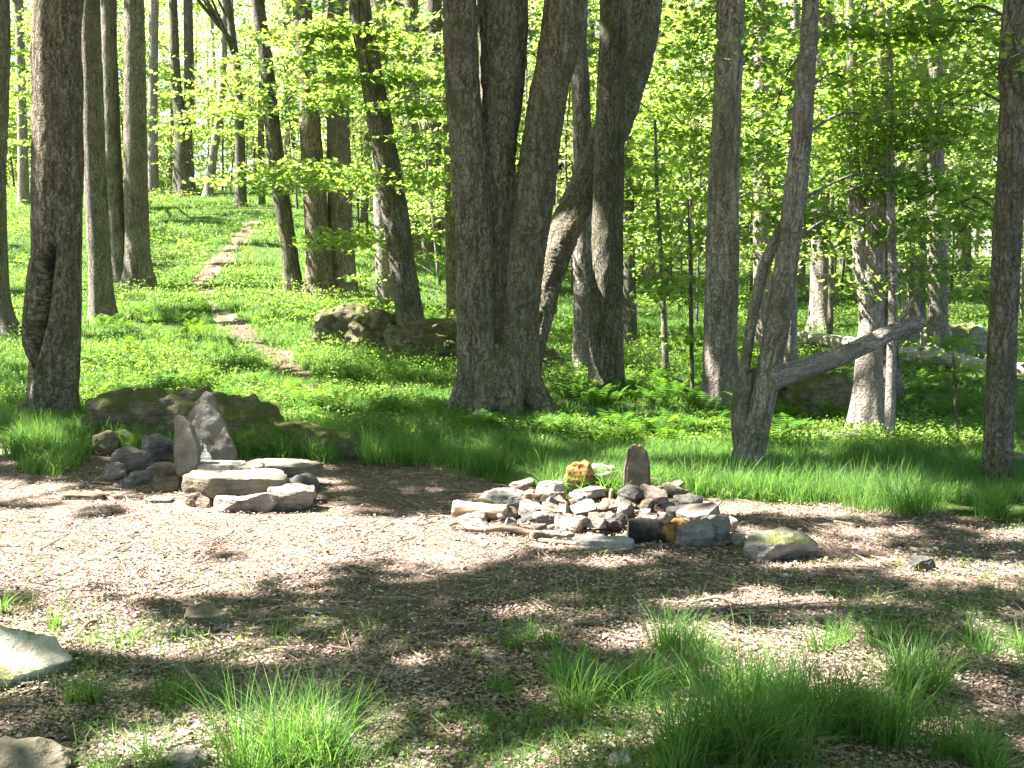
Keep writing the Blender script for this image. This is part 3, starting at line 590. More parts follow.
def canopy():
    rng = np.random.default_rng(77); A = (-15, 16, -9, 36)
    n = 46000; G = np.stack([rng.uniform(A[0], A[1], n), A[2] + (A[3] - A[2])*rng.random(n)], 1)
    g3 = np.column_stack([G, tz(G[:, 0], G[:, 1])])
    px, row = proj(g3); off = (G[:, 1] < 2.8) | (px < -150) | (px > 1180) | (row > 800)
    s = litshare(px + 0, row); s = np.where(off, .22, s); s = np.where((G[:, 1] > 22) & ~(off & (G[:, 1] < 30)), np.maximum(s, .85), s)
    nz = .55*vn(np.column_stack([G[:, 0]*.75, G[:, 1]*3.0, 0*px]), 41) + .45*vn(np.column_stack([G[:, 0]*1.9, G[:, 1]*6.0, 0*px]), 42)
    rk = np.argsort(np.argsort(nz))/n
    g3 = g3[rk > s]
    # points on trunks that get added clumps up the sun ray to shade them
    tp = []
    for T in (T_GREAT, T_HOLLOW, T_MID, T_SHAG, T_RIGHT, T_LEAN, T_FORK):
        for t in T['tops']:
            m = t[1][:, 2]; zz = np.arange(.5, 7.5, .12)
            tp.append(np.column_stack([np.interp(zz, m, t[1][:, 0]), np.interp(zz, m, t[1][:, 1]), zz]))
    Cl, _ = resample(T_GREAT['tops'][3][1], T_GREAT['tops'][3][2], .03); tp.append(Cl[Cl[:, 2] < 6.5][:, :3])
    tp = np.vstack(tp); tp = np.repeat(tp, 2, 0) + rng.normal(0, .12, (2*len(tp), 3))
    for (px_, row_, Y_, wx_, hz_, n_) in ((320, 168, 16.5, 1.5, .35, 70), (430, 110, 16, .7, .9, 30)):
        q_ = rng.normal(0, .5, (n_, 3))*[wx_, .8, hz_] + pt(px_, row_, Y_); tp = np.vstack([tp, q_])
    B = np.vstack([g3, tp]); isT = np.arange(len(B)) >= len(g3); ns = np.sort(nz); lp = []
    for T in (T_PALE, TT('grey trunk rising in front'), TT('slim pale trunk seen')):
        m = T['tops'][0][1]; lp += [np.array([np.interp(z_, m[:, 2], m[:, 0]) - .1, np.interp(z_, m[:, 2], m[:, 1]) - .1, z_]) for z_ in np.arange(.2, 4.5, .4)]
    lp += [pt(a, b, c) for a in (780, 820, 860, 900, 940, 980) for b in (20, 75, 130, 185) for c in (9.6, 10.6)]
    zc = np.maximum(9.0, 2.6 + .25*B[:, 1]) + 4.5*rng.random(len(B))
    C = B + L[None]*((zc - B[:, 2])/L[2])[:, None]
    tops = np.array([np.append(t['tops'][0][0][:2], i) for i, t in enumerate(TREES) if t['limbs']])
    own = tops[np.argmin((C[:, None, 0] - tops[None, :, 0])**2 + (C[:, None, 1] - tops[None, :, 1])**2, 1), 2].astype(int)
    per = 10
    for i, T in enumerate(TREES):
        c = C[own == i]
        if not len(c): continue
        P = np.repeat(c, per, 0) + rng.normal(0, 1, (len(c)*per, 3))*np.array([.15, .15, .10])
        gz = np.zeros(len(P))
        for _ in range(5): gx, gy = P[:, 0] - L[0]*(P[:, 2] - gz)/L[2], P[:, 1] - L[1]*(P[:, 2] - gz)/L[2]; gz = tz(gx, gy)
        px, row = proj(np.column_stack([gx, gy, gz])); ok = (gy > 2.8) & (px > -150) & (px < 1180) & (row < 800)
        u = np.interp(.55*vn(np.column_stack([gx*.75, gy*3.0, 0*gx]), 41) + .45*vn(np.column_stack([gx*1.9, gy*6.0, 0*gx]), 42), ns, np.linspace(0, 1, n))
        sh = litshare(px, row); keep = ~ok | (u > sh - .04) | np.repeat(isT[own == i] & True, per) & (sh < .7)
        for q in lp:
            dv = P - q; al = dv @ L; keep &= ~((np.linalg.norm(dv - al[:, None]*L, axis=1) < .30) & (al > 0))
        P = P[keep]
        if not len(P): continue
        T['shade_leafs'].append(P); T['sizes'].append(rng.uniform(.14, .24, len(P)))
        for q in c[rng.permutation(len(c))[:min(14, len(c)//12)]]:      # limbs reach into the added shade clumps
            st = T['tops'][int(rng.integers(len(T['tops'])))][1]; z0 = max(q[2] - rng.uniform(1.5, 3.5), 7.0)
            a = np.array([np.interp(z0, st[:, 2], st[:, 0]), np.interp(z0, st[:, 2], st[:, 1]), z0]); d = q - a
            ln = np.linalg.norm(d)
            if ln < 7: T['tb'].add([a, a + d*.5 + [0, 0, .25], q], [.035 + .006*ln, .03, .008], 7, .3, 0, 0, 5, cap=False)
canopy()
for T in TREES:
    if T['tb'].V:
        me = T['tb'].mesh('trunk', True, T['org'])
        if T.get('great'): link('limbs', me, BARK[T['bark']], T['root'])
        else: link('trunk', me, BARK[T['bark']], T['root'])
    V, Fs, n = [], [], 0
    sets = []
    if T['shade_leafs']: sets.append((np.vstack(T['shade_leafs']), np.concatenate(T['sizes']), LEAF2, .55))
    for (P, tm), S in zip(T['low'], T['lowS']): sets.append((P, S, tm, .5))
    if not T['shade_leafs'] and not T['low']:      # a far tree: its own small high crown
        rng = T['rng']; top = T['tops'][0][0]; P = spray_points(top + np.array([0, 0, .5]), 1.8, 1.8, 1.6, 900, rng, .25, .1)
        sets.append((P, rng.uniform(.12, .2, len(P)), LEAF2, .7))
    for P, S, tm, ti in sets:
        v, f = leaf_arrays(P, S, ti, tm, (0, 0, 1), T['rng']); V.append(v); Fs += [q + n for q in f]; n += len(v)
    link('crown', mesh('crown', np.vstack(V) - T['org'], Fs), M_LEAF, T['root'])  # crown joins low sprays with the unseen clumps added to cast shade

# ------------------------------------------------------------------ background woodland
def bg_variant(k):
    rng = np.random.default_rng(300 + k); H = rng.uniform(12, 16); r = rng.uniform(.08, .19)
    tb = Tubes(); x = rng.normal(0, .3, 4)
    tb.add([(0, 0, -.3), (x[0]*.4, x[1]*.4, H*.3), (x[0], x[1], H*.6), (x[2] + x[0], x[3], H)], [r*1.1, r*.9, r*.65, r*.15], 10, .5, .01, .5, k, cap=False)
    Ps = []
    for j in range(11):
        z = 2.6 + (H - 3)*rng.random()**1.25; a = rng.uniform(0, 2*math.pi); ln = rng.uniform(.8, 2.4)
        c = np.array([math.cos(a)*ln, math.sin(a)*ln, z]); Ps.append(spray_points(c, 1.35, 1.35, .32, 310, rng, .19, .05, 14))
        tb.add([(x[0]*z/H, x[1]*z/H, z - .9), c*[.5, .5, 1] - [0, 0, .2], c*[1.2, 1.2, 1]], [.03, .022, .006], 5, .5, 0, 0, 3, cap=False)
    P = np.vstack(Ps); return tb.mesh('bg_trunk'), leaf_mesh('bg_crown', P, rng.uniform(.11, .22, len(P)), .55, LEAF2, rng)
def sap_variant(k):
    rng = np.random.default_rng(400 + k); H = rng.uniform(4.5, 8); r = rng.uniform(.022, .045)
    tb = Tubes(); x = rng.normal(0, .2, 4)
    tb.add([(0, 0, -.2), (x[0]*.4, x[1]*.4, H*.3), (x[0], x[1], H*.65), (x[2] + x[0], x[3], H)], [r*1.1, r*.9, r*.65, r*.2], 8, .25, .003, .3, k, cap=False)
    Ps = []
    for j in range(11):
        z = rng.uniform(1.3, H); a = rng.uniform(0, 2*math.pi); ln = rng.uniform(.4, 1.4)
        c = np.array([math.cos(a)*ln, math.sin(a)*ln, z]); Ps.append(spray_points(c, .85, .85, .16, 150, rng, .16, .03, 12))
        tb.add([(x[0]*.5, x[1]*.5, z - .3), c*[.5, .5, 1] - [0, 0, .05], c*[1.3, 1.3, 1]], [.014, .01, .003], 5, .3, 0, 0, 3, cap=False)
    P = np.vstack(Ps); return tb.mesh('sap_trunk'), leaf_mesh('sap_crown', P, rng.uniform(.06, .12, len(P)), .5, LEAF2, rng)
def forest(variants, spots, name, label, cat, group, barks):
    protos = []
    for k, (tm, cm) in enumerate(variants):
        tm.materials.append(BARK[barks[k % len(barks)]]); cm.materials.append(M_LEAFB); protos.append((tm, cm))
    first = {}
    for (x, y, k, rz, sc) in spots:
        k %= len(protos)
        if k not in first:
            r = empty(name, (x, y, tz1(x, y)), label, cat, group); a = link('trunk', protos[k][0], None, r); b = link('crown', protos[k][1], None, r); first[k] = (r, a, b)
        else:
            r0, a0, b0 = first[k]; r = r0.copy(); COL.objects.link(r)
            a = a0.copy(); b = b0.copy(); COL.objects.link(a); COL.objects.link(b); a.parent = r; b.parent = r
        r.location = (x, y, tz1(x, y)); r.rotation_euler = (0, 0, rz); r.scale = (sc, sc, sc)
rng = np.random.default_rng(2024); sp = []
occ = [(t['org'][0], t['org'][1]) for t in TREES]
while len(sp) < 150:
    y = 30 + 55*rng.random()**1.1; x = rng.uniform(-.56, .56)*y
    if 512 + F*x/y < 300 and y < 40: continue
    if min(math.hypot(x - a, y - b) for a, b in occ) < 1.4: continue
    occ.append((x, y)); sp.append((x, y, int(rng.integers(7)), rng.uniform(0, 6.28), rng.uniform(.85, 1.2)))
forest([bg_variant(k) for k in range(7)], sp, 'tree', 'slim trunk among bright leaves deep in the woodland background', 'tree', 'trees deep in the background woodland', ['grey', 'pale', 'dark', 'brown'])
sp = []
while len(sp) < 46:
    y = rng.uniform(17.5, 34); px = rng.choice([rng.uniform(560, 1060), rng.uniform(380, 1060), rng.uniform(300, 470)]); x = (px - 512)/F*y
    if px < 480 and y < 25: continue
    if min(math.hypot(x - a, y - b) for a, b in occ) < 1.1: continue
    occ.append((x, y)); sp.append((x, y, int(rng.integers(6)), rng.uniform(0, 6.28), rng.uniform(.75, 1.15)))
for j in range(26):
    y = rng.uniform(41, 52); x = (-20 + 340*(j + rng.random())/26 - 512)/F*y; sp.append((x, y, int(rng.integers(6)), rng.uniform(0, 6.28), rng.uniform(.9, 1.35)))
forest([sap_variant(k) for k in range(6)], sp, 'young_tree', 'thin leafy young tree in the sunlit understory behind the clearing', 'young tree', 'young trees of the understory', ['brown', 'dark', 'grey'])
# far-off wood that reads as one mass of leaves
rngw = np.random.default_rng(99); n = 9000; yw = rngw.uniform(66, 112, n); xw = rngw.uniform(-.62, .62, n)*yw; zw = tz(xw, yw) + .3 + 26*rngw.random(n)**1.1
kw = fbm(np.column_stack([xw*.16, yw*.16, zw*.22]), 33, 3) > .43; Cw = np.column_stack([xw, yw, zw])[kw]
Pw = np.repeat(Cw, 14, 0) + rngw.normal(0, 1, (len(Cw)*14, 3))*[.8, .8, .35]
tag(link('far_woods', leaf_mesh('far_woods', Pw, rngw.uniform(.22, .46, len(Pw)), .6, LEAF2, rngw), M_LEAFB), 'pale sunlit leaves of the far-off wood closing the view', 'woods', kind='stuff')
# named saplings
def sapling(label, pts, sprays, b='grey'):
    g = at(pts[0][0], pts[0][1]); tb = Tubes(); P, R = stem3(pts, g[1]); P[0][2] = tz1(P[0][0], g[1]) - .06
    tb.add(P, R, 9, .12, .002, .2, 3); rng = np.random.default_rng(int(pts[0][0])); r = empty('young_tree', g, label, 'young tree')
    Ps = []
    for (px, row, wpx, hpx, n) in sprays:
        c = pt(px, row, g[1]); k = g[1]/F*.5; Ps.append(spray_points(c, wpx*k, wpx*k, hpx*k, n, rng))
        a = np.array([np.interp(c[2] - .15, np.array(P)[:, 2], np.array(P)[:, 0]), g[1], c[2] - .15]); tb.add([a, (a + c)/2 + [0, 0, .04], c], [.008, .006, .002], 5, .2, 0, 0, 1, cap=False)
    link('trunk', tb.mesh('trunk', True, g), BARK[b], r); P = np.vstack(Ps); m = leaf_mesh('crown', P - g, rng.uniform(.06, .11, len(P)), .75, LEAFM, rng); link('crown', m, M_LEAF, r)
sapling('thin straight sapling in the sunny gap left of the shaggy tree', [(666, 376, 7), (664, 320, 6), (661, 260, 5), (657, 190, 4), (655, 120, 3)], [(650, 250, 60, 40, 130), (675, 215, 70, 40, 150), (650, 170, 80, 50, 170), (670, 290, 50, 25, 80)])
sapling('thin dark sapling close left of the shaggy tree', [(693, 400, 4), (691, 330, 4), (690, 260, 3), (688, 200, 2)], [(695, 340, 50, 40, 110), (680, 290, 60, 40, 130), (700, 240, 60, 40, 130)], 'dark')
sapling('leafless-footed slim pale sapling crossing the high end of the dead pole', [(905, 318, 9), (908, 260, 8), (911, 200, 7), (913, 130, 6), (916, 40, 4)], [(905, 200, 60, 30, 90), (925, 150, 70, 40, 130), (900, 100, 80, 40, 150)], 'pale')
sapling('small leafy sapling in the shade left of the lone right-hand trunk', [(957, 440, 3), (955, 390, 3), (952, 330, 2)], [(950, 345, 40, 26, 60), (962, 375, 40, 20, 50)], 'dark')

# ------------------------------------------------------------------ stones and wood
def blob(w, d, h, seed, kind='rock'):
    rng = np.random.default_rng(seed); P = []
    if kind == 'slab':
        n = int(rng.integers(6, 9)); a = np.sort((np.arange(n) + rng.uniform(-.3, .3, n))/n*2*math.pi)
        for s, zz in ((1, .5), (.93 + .1*rng.random(), -.5)):
            for t in a:
                c, q = math.cos(t), math.sin(t); k = .5/max(abs(c), abs(q))**.75*s*rng.uniform(.88, 1.02); P.append((c*k*w, q*k*d, zz*h*rng.uniform(.8, 1.)))
    else:
        for _ in range(17):
            v = rng.normal(0, 1, 3); v /= np.linalg.norm(v); v = np.sign(v)*np.abs(v)**.8; v /= max(1e-6, np.max(np.abs(v)))**.6
            P.append(v*np.array([w, d, h])*.5*rng.uniform(.78, 1.))
    bm = bmesh.new()
    for p in P: bm.verts.new(p)
    r = bmesh.ops.convex_hull(bm, input=bm.verts[:]); 
    bmesh.ops.delete(bm, geom=[v for v in bm.verts if not v.link_faces], context='VERTS')
    bmesh.ops.dissolve_limit(bm, angle_limit=math.radians(7), verts=bm.verts[:], edges=bm.edges[:])
    mn = min(w, d, h)
    bmesh.ops.bevel(bm, geom=bm.edges[:], offset=mn*.07, segments=2, profile=.6, affect='EDGES', clamp_overlap=True)
    bmesh.ops.triangulate(bm, faces=bm.faces[:])
    big = max(w, d, h)
    for _ in range(4):
        e = [e for e in bm.edges if e.calc_length() > max(.016, big*.055)]
        if not e: break
        bmesh.ops.subdivide_edges(bm, edges=e, cuts=1); bmesh.ops.triangulate(bm, faces=bm.faces[:])
    bm.normal_update()
    V = np.array([v.co[:] for v in bm.verts]); N = np.array([v.normal[:] for v in bm.verts])
    dsp = mn*.40*(fbm(V/mn*1.1 + seed, seed, 2) - .5) + mn*.20*(fbm(V/mn*4 + seed, seed + 1, 3) - .5)
    if kind == 'slab': dsp = dsp*.7 + mn*.10*(vn(V*np.array([3, 3, 60.]) + seed, seed) - .5)
    V = V + N*dsp[:, None]; lo, hi = V.min(0), V.max(0); V = (V - (lo + hi)/2)/(hi - lo)*np.array([w, d, h])*1.04
    for v, c in zip(bm.verts, V): v.co = c
    me = bpy.data.meshes.new('stone'); bm.to_mesh(me); bm.free()
    me.polygons.foreach_set('use_smooth', np.ones(len(me.polygons), bool)); me.set_sharp_from_angle(angle=math.radians(38)); return me
SEED = [500]
def stone(label, box, mat, kind='rock', grow=None, df=.8, rot=(0, 0, 0), name='stone', group=None, sink=.02, yoff=0., cat='stone', thk=.5):
    x0, r0, x1, r1 = box; SEED[0] += 1; px = .5*(x0 + x1)
    gr = grow or r1; g = at(px, gr); y = g[1]
    k = y/F; w = (x1 - x0)*k; h = (r1 - r0)*k
    if kind == 'slab' and not any(rot):   # flat slabs show their top: height seen = thickness + foreshortened depth
        th = max(.03, h*thk); d = min(max(w*df, .05), 1.2)
    else: th, d = h, max(w*df, .03)
    z0 = tz1(g[0], y + d*.5) - sink if grow is None else pt(px, r1, y)[2]
    me = blob(w*1.04, d, th + (sink if grow is None else 0), SEED[0], kind)
    o = link(name, me, mat); zc = z0 + th*.5
    o.location = (g[0], y + d*.45 + yoff, zc); o.rotation_euler = rot
    return tag(o, label, cat, group)
FIRE = 'stones of the fire ring'; SEAT = 'stones of the stacked stone seat'
# --- fire ring, back row first
SEED[0] += 1
stone('bright white rounded stone at the left rear of the fire ring', (535, 481, 566, 508), R_PALE, group=FIRE)
stone('flat grey stone lying left of the bright white stone in the fire ring', (479, 488, 532, 509), R_GREY, df=.55, group=FIRE)
stone('small grey stone wedged behind the bright white stone', (555, 475, 577, 499), R_GREY, grow=497, group=FIRE)
stone('pale-topped dark stone right behind the orange wood chunk', (591, 464, 616, 500), R_GREY, grow=494, group=FIRE)
stone('small white flat stone left of the upright stone', (597, 484, 622, 497), R_PALE, 'slab', grow=499, group=FIRE)
stone('pale rounded stone at the foot of the upright stone', (624, 484, 652, 506), R_PALE, grow=505, group=FIRE)
stone('brown block wedged right of the upright stone', (648, 478, 665, 500), R_BROWN, grow=496, group=FIRE)
stone('long grey stone at the right rear of the fire ring', (659, 480, 687, 498), R_GREY, df=.7, group=FIRE)
stone('dark brown stone below the long grey rear stone', (650, 491, 673, 509), R_BROWN, grow=507, group=FIRE)
stone('tilted brown stone on the right side of the fire ring', (663, 497, 688, 516), R_BROWN, grow=512, group=FIRE)
stone('small pinkish flat stone on the right rim of the fire ring', (690, 505, 714, 519), R_PINK, 'slab', grow=515, group=FIRE)
stone('dark grey stone right of the charred log', (668, 505, 708, 530), R_DARK, grow=522, group=FIRE)
stone('broad grey stone against the burnt end of the charred log', (676, 520, 715, 549), R_GREY, df=.7, group=FIRE)
stone('upright grey stone at the right end of the fire ring', (704, 514, 731, 545), R_GREY, df=.6, group=FIRE)
stone('little pale stone on the right end of the fire ring', (721, 517, 739, 533), R_PINK, grow=535, group=FIRE)
stone('small round stone on the ground at the ring’s right foot'.replace('’', "'"), (728, 531, 746, 547), R_GREY, group=FIRE)
stone('pinkish slab below the pale rounded stone', (612, 498, 654, 520), R_PINK, 'slab', grow=514, df=.5, group=FIRE)
stone('thick brown slab above the charred log', (618, 504, 667, 528), R_BROWN, 'slab', grow=522, df=.5, group=FIRE)
stone('sunlit white slab on the left of the fire bed', (505, 503, 552, 524), R_PALE, 'slab', grow=518, df=.6, group=FIRE)
stone('sunlit pale slab in the middle of the fire bed', (545, 503, 582, 523), R_PINK, 'slab', grow=516, df=.6, group=FIRE)
stone('flat pinkish slab under the dark wood block', (577, 501, 614, 520), R_PINK, 'slab', grow=511, df=.6, group=FIRE)
stone('low dark stone in the left half of the fire bed', (516, 512, 544, 528), R_DARK, grow=524, group=FIRE)
stone('white flat slab at the front edge of the fire ring', (576, 528, 634, 550), R_PALE, 'slab', df=.45, group=FIRE)
stone('brown stone in the middle front of the fire ring', (590, 514, 622, 536), R_BROWN, grow=533, group=FIRE)
stone('pinkish stone in front of the middle slabs', (556, 517, 592, 535), R_PINK, grow=534, df=.7, group=FIRE)
stone('grey stone under the split log at the left of the ring', (456, 511, 486, 527), R_GREY, df=.7, group=FIRE)
stone('pale flat stone under the long stick', (530, 523, 575, 540), R_PINK, 'slab', df=.5, group=FIRE)
stone('brown flat stone left of the long stick', (492, 517, 526, 533), R_BROWN, 'slab', df=.6, group=FIRE)
stone('half-buried mossy boulder lying alone right of the fire ring', (748, 531, 822, 563), R_MOSSY2, df=.6, cat='boulder', name='boulder')
# --- wood in the fire ring
def log(label, a, b, r, mat, ga=None, gb=None, name='log', cat='log', grp=None, end=None, lump=.18, bend=.02, z=None):
    """a, b: pixel ends (px,row); ga, gb: ground rows that give the depths"""
    pa, pb = at(a[0], ga or a[1]), at(b[0], gb or b[1]); A, B = pt(a[0], a[1], pa[1]), pt(b[0], b[1], pb[1])
    if ga is None: A[2] = pa[2] + r*.7
    if gb is None: B[2] = pb[2] + r*.7
    SEED[0] += 1; g = np.random.default_rng(SEED[0]); m = (A + B)/2; tb = Tubes()
    d = (B - A)/np.linalg.norm(B - A); yv = np.cross([0, 0, 1.], d); yv /= np.linalg.norm(yv); zv = np.cross(d, yv)
    ln = np.linalg.norm(B - A)/2; pts = [(-ln, 0, 0), (-ln*.4, *g.normal(0, bend*ln*2, 2)), (ln*.3, *g.normal(0, bend*ln*2, 2)), (ln, 0, 0)]
    tb.add(pts, [r*.93, r, r*.95, r*.85], int(np.clip(r*900, 8, 26)), max(.012, r*.5), r*.22, 0, SEED[0] % 90, lump=lump, rsc=1.6/r, zsc=1.6/r)
    o = link(name, tb.mesh(name), mat); from mathutils import Matrix
    o.matrix_world = Matrix(((d[0], yv[0], zv[0], m[0]), (d[1], yv[1], zv[1], m[1]), (d[2], yv[2], zv[2], m[2]), (0, 0, 0, 1)))
    return tag(o, label, cat, grp)
def halfchar():
    t = NT('half_charred_wood'); co = t.coord((1, 1, 1)); n = t.noise(co, 22, 6, .7); sx = t.n('ShaderNodeSeparateXYZ'); t.l(co, sx.inputs[0])
    m = t.ramp(t.math('ADD', t.math('MULTIPLY', sx.outputs[0], 3.2), t.math('MULTIPLY', t.noise(co, 14, 4), .9)), [(.62, 0.), (.80, 1.)])
    c = t.mix(m, t.ramp(n, [(.35, (.006, .006, .006)), (.7, (.04, .035, .03))]), t.ramp(n, [(.3, (.06, .025, .008)), (.7, (.38, .21, .075))]))
    t.princ(c, .8, t.bump(n, .9, .02), .2); return t.m
W_CHAR2 = halfchar()
WOOD = 'burnt and split wood in the fire ring'
log('charred black log with an orange rotten end at the ring front', (628, 531), (676, 534), .085, W_CHAR2, 540, 541, grp=WOOD, bend=.0)
chunk = stone('orange rotten wood chunk perched on the dark block', (566, 461, 594, 490), W_ORANGE, grow=502, df=.7, name='wood_chunk', group=WOOD, cat='wood')
stone('dark brown squared wood block under the orange chunk', (576, 485, 612, 506), W_BROWN, grow=503, df=.5, name='wood_block', group=WOOD, cat='wood')
stone('little orange wood scrap right of the bright white stone', (570, 491, 582, 506), W_ORANGE, grow=510, name='wood_scrap', group=WOOD, cat='wood')
stone('orange wood splinter heap behind the charred log end', (672, 519, 686, 536), W_ORANGE, grow=540, name='wood_scrap', group=WOOD, cat='wood')
log('tan split log lying at the left end of the fire ring', (453, 508), (508, 511), .05, W_TAN, 520, 521, grp=WOOD)
log('long pale stick lying along the front of the fire ring', (484, 530), (562, 534), .018, W_STICK, 537, 538, name='stick', cat='stick', grp=WOOD, bend=.018)
log('short crooked stick at the left front of the fire ring', (450, 524), (484, 530), .016, W_STICK, 529, 534, name='stick', cat='stick', grp=WOOD, bend=.08)
log('brown stick lying across the middle of the fire ring', (585, 522), (622, 515), .018, W_BROWN, 530, 524, name='stick', cat='stick', grp=WOOD, bend=.018)
log('small reddish stick poking up left of the pale rounded stone', (610, 508), (612, 489), .016, W_STICK, 511, 511, name='stick', cat='stick', grp=WOOD)
log('thin stick slanting over the pale slabs of the fire bed', (548, 528), (577, 519), .015, W_STICK, 530, 528, name='stick', cat='stick', grp=WOOD, bend=.018)
log('tan stick in front of the white front slab', (538, 541), (592, 546), .012, W_STICK, name='stick', cat='stick', grp=WOOD, bend=.06)
log('pale root-like stick left of the mossy boulder', (706, 545), (752, 541), .013, W_STICK, name='stick', cat='stick', bend=.08)
log('pale twig arching before the mossy boulder', (740, 543), (772, 556), .010, W_STICK, name='stick', cat='stick', bend=.12)

rg = np.random.default_rng(31)
mp = [stone('medium flat stone stacked among others in the heap of the fire ring', (560, 505, 560 + w_, 505 + w_*.42), m_, k_, group='stacked stones in the fire ring heap', df=.75) for w_, m_, k_ in ((34, R_PINK, 'slab'), (28, R_PINK, 'rock'), (38, R_BROWN, 'slab'), (30, R_GREY, 'rock'), (26, R_PINK, 'slab'), (32, R_GREY, 'slab'), (30, R_BROWN, 'rock'), (26, R_DARK, 'rock'))]
for k, (px_, row_, up_) in enumerate([(500, 506, .0), (522, 500, .05), (546, 512, .04), (572, 500, .06), (590, 512, .09), (604, 498, .12), (612, 520, .06), (634, 514, .1), (656, 516, .1), (676, 506, .06), (690, 520, .08), (700, 530, .05), (584, 524, .03), (556, 524, .02), (612, 534, .02), (530, 520, .02), (480, 518, .0), (716, 534, .02), (660, 500, .03), (545, 528, .0), (500, 522, .0)]):
    if k < 8: o = mp[k]
    else: o = mp[(k*5 + k//8) % 8].copy(); COL.objects.link(o)
    p = at(px_, row_); o.location = (p[0], p[1] + .08, p[2] + .04 + up_*.75); o.rotation_euler = (rg.uniform(-.22, .22), rg.uniform(-.22, .22), rg.uniform(0, 6.28)); q = rg.uniform(.85, 1.25); o.scale = (q, q, q)
protos = [stone('small broken stone lying in the rubble of the fire ring', (560, 510, 560 + w_, 510 + w_*.6), m_, group='rubble in the fire ring') for w_, m_ in ((13, R_PINK), (16, R_GREY), (11, R_PALE), (18, R_BROWN), (14, R_PINK))]
for k in range(48):
    if k < 5: o = protos[k]
    else: o = protos[k % 5].copy(); COL.objects.link(o)
    p = at(rg.uniform(470, 715), rg.uniform(503, 548)); a = ((p[0] - .42)/.95)**2 + ((p[1] - 6.75)/.62)**2
    if a > 1: p = at(rg.uniform(520, 660), rg.uniform(505, 538))
    a = ((p[0] - .42)/.95)**2 + ((p[1] - 6.75)/.62)**2; o.location = (p[0], p[1], p[2] + .012 + rg.uniform(.2, 1.)*.11*max(0, 1 - a)); o.rotation_euler = (rg.uniform(-.3, .3), rg.uniform(-.3, .3), rg.uniform(0, 6.28)); q = rg.uniform(.7, 1.4); o.scale = (q, q, q*.8)
# --- stone seat on the left
def slabpoly(label, pts, mat, grow, th, lean, name='stone', group=SEAT, yaw=0.):
    """an upright slab: pixel outline at its own distance, real thickness, leaning back by lean"""
    y = at(pts[0][0], grow)[1]; Q = np.array([pt(p[0], p[1], y) for p in pts]); zb = Q[:, 2].min(); c = np.array([Q[:, 0].mean(), y, zb])
    bm = bmesh.new(); q = Q - c; g = np.random.default_rng(len(label))
    f = [bm.verts.new((v[0], -th/2, v[2])) for v in q]; b = [bm.verts.new((v[0]*.97, th/2, v[2]*.97)) for v in q]
    n = len(q); bm.faces.new(f); bm.faces.new(b[::-1])
    for k in range(n): bm.faces.new((f[k], b[k], b[(k+1) % n], f[(k+1) % n]))
    bmesh.ops.recalc_face_normals(bm, faces=bm.faces[:]); bmesh.ops.bevel(bm, geom=bm.edges[:], offset=th*.14, segments=2, affect='EDGES')
    bmesh.ops.triangulate(bm, faces=bm.faces[:])
    for _ in range(5):
        e = [e for e in bm.edges if e.calc_length() > .03]
        if e: bmesh.ops.subdivide_edges(bm, edges=e, cuts=1); bmesh.ops.triangulate(bm, faces=bm.faces[:])
    bm.normal_update(); V = np.array([v.co[:] for v in bm.verts]); N = np.array([v.normal[:] for v in bm.verts])
    V += N*(.022*(fbm(V*7 + len(label), 3, 3) - .5) + .008*(vn(V*np.array([20, 20, 20]), 6) - .5))[:, None]
    for v, p in zip(bm.verts, V): v.co = p
    me = bpy.data.meshes.new(name); bm.to_mesh(me); bm.free(); me.polygons.foreach_set('use_smooth', np.ones(len(me.polygons), bool)); me.set_sharp_from_angle(angle=math.radians(40))
    o = link(name, me, mat); o.location = c; o.rotation_euler = (lean, 0, yaw); return tag(o, label, 'stone', group)
slabpoly('broad upright slab with a pointed top forming the seat back', [(192, 464), (234, 464), (238, 455), (225, 424), (212, 396), (204, 391), (196, 400), (187, 416), (186, 440)], R_SLAB, 478, .06, -.12)
slabpoly('narrow grey upright slab with a slanting tip left of the seat back', [(178, 476), (199, 468), (201, 450), (190, 424), (178, 414), (173, 418), (174, 462)], R_SLAB, 488, .07, -.10, yaw=-.08)
slabpoly('tall upright brown stone standing at the back of the fire ring', [(622, 498), (650, 498), (650, 464), (646, 448), (639, 443), (629, 446), (624, 468)], R_SLABB, 503, .12, -.06, group=FIRE)
slabpoly('small white slab leaning in the gap between the upright slabs', [(199, 464), (214, 464), (206, 446), (199, 440)], R_PALE, 483, .03, -.3)
stone('thick layered tan slab forming the front of the seat', (185, 463, 288, 496), R_TAN, 'slab', grow=504, df=.5, group=SEAT, yoff=-.1, thk=.68)
stone('flat pale-topped slab forming the right side of the seat', (232, 455, 318, 482), R_TAN, 'slab', grow=492, df=.6, group=SEAT, thk=.62)
stone('white flat stone on the seat top', (196, 459, 244, 470), R_PALE, 'slab', grow=492, df=.6, group=SEAT)
stone('small white lump on the seat top', (252, 463, 264, 472), R_PALE, grow=494, group=SEAT)
stone('dark slab under the front of the seat', (212, 491, 278, 513), R_GREY, df=.6, group=SEAT)
stone('wedge-shaped stone at the right foot of the seat', (262, 486, 312, 513), R_GREY, df=.7, group=SEAT)
stone('stone coloured shadow-dark under the right side of the seat', (284, 474, 318, 503), R_DARK, df=.8, group=SEAT)  # dark colour stands in for the shadow under the slab
stone('stone packed beneath the middle of the seat', (200, 480, 262, 503), R_DARK, df=.8, group=SEAT, yoff=.15)
PILE = 'loose stones left of the stone seat'
stone('round pinkish-brown stone in the pile left of the seat', (110, 446, 146, 474), R_PINK, group=PILE)
stone('large smooth grey stone against the left upright slab', (138, 436, 178, 464), R_GREY, df=.7, group=PILE)
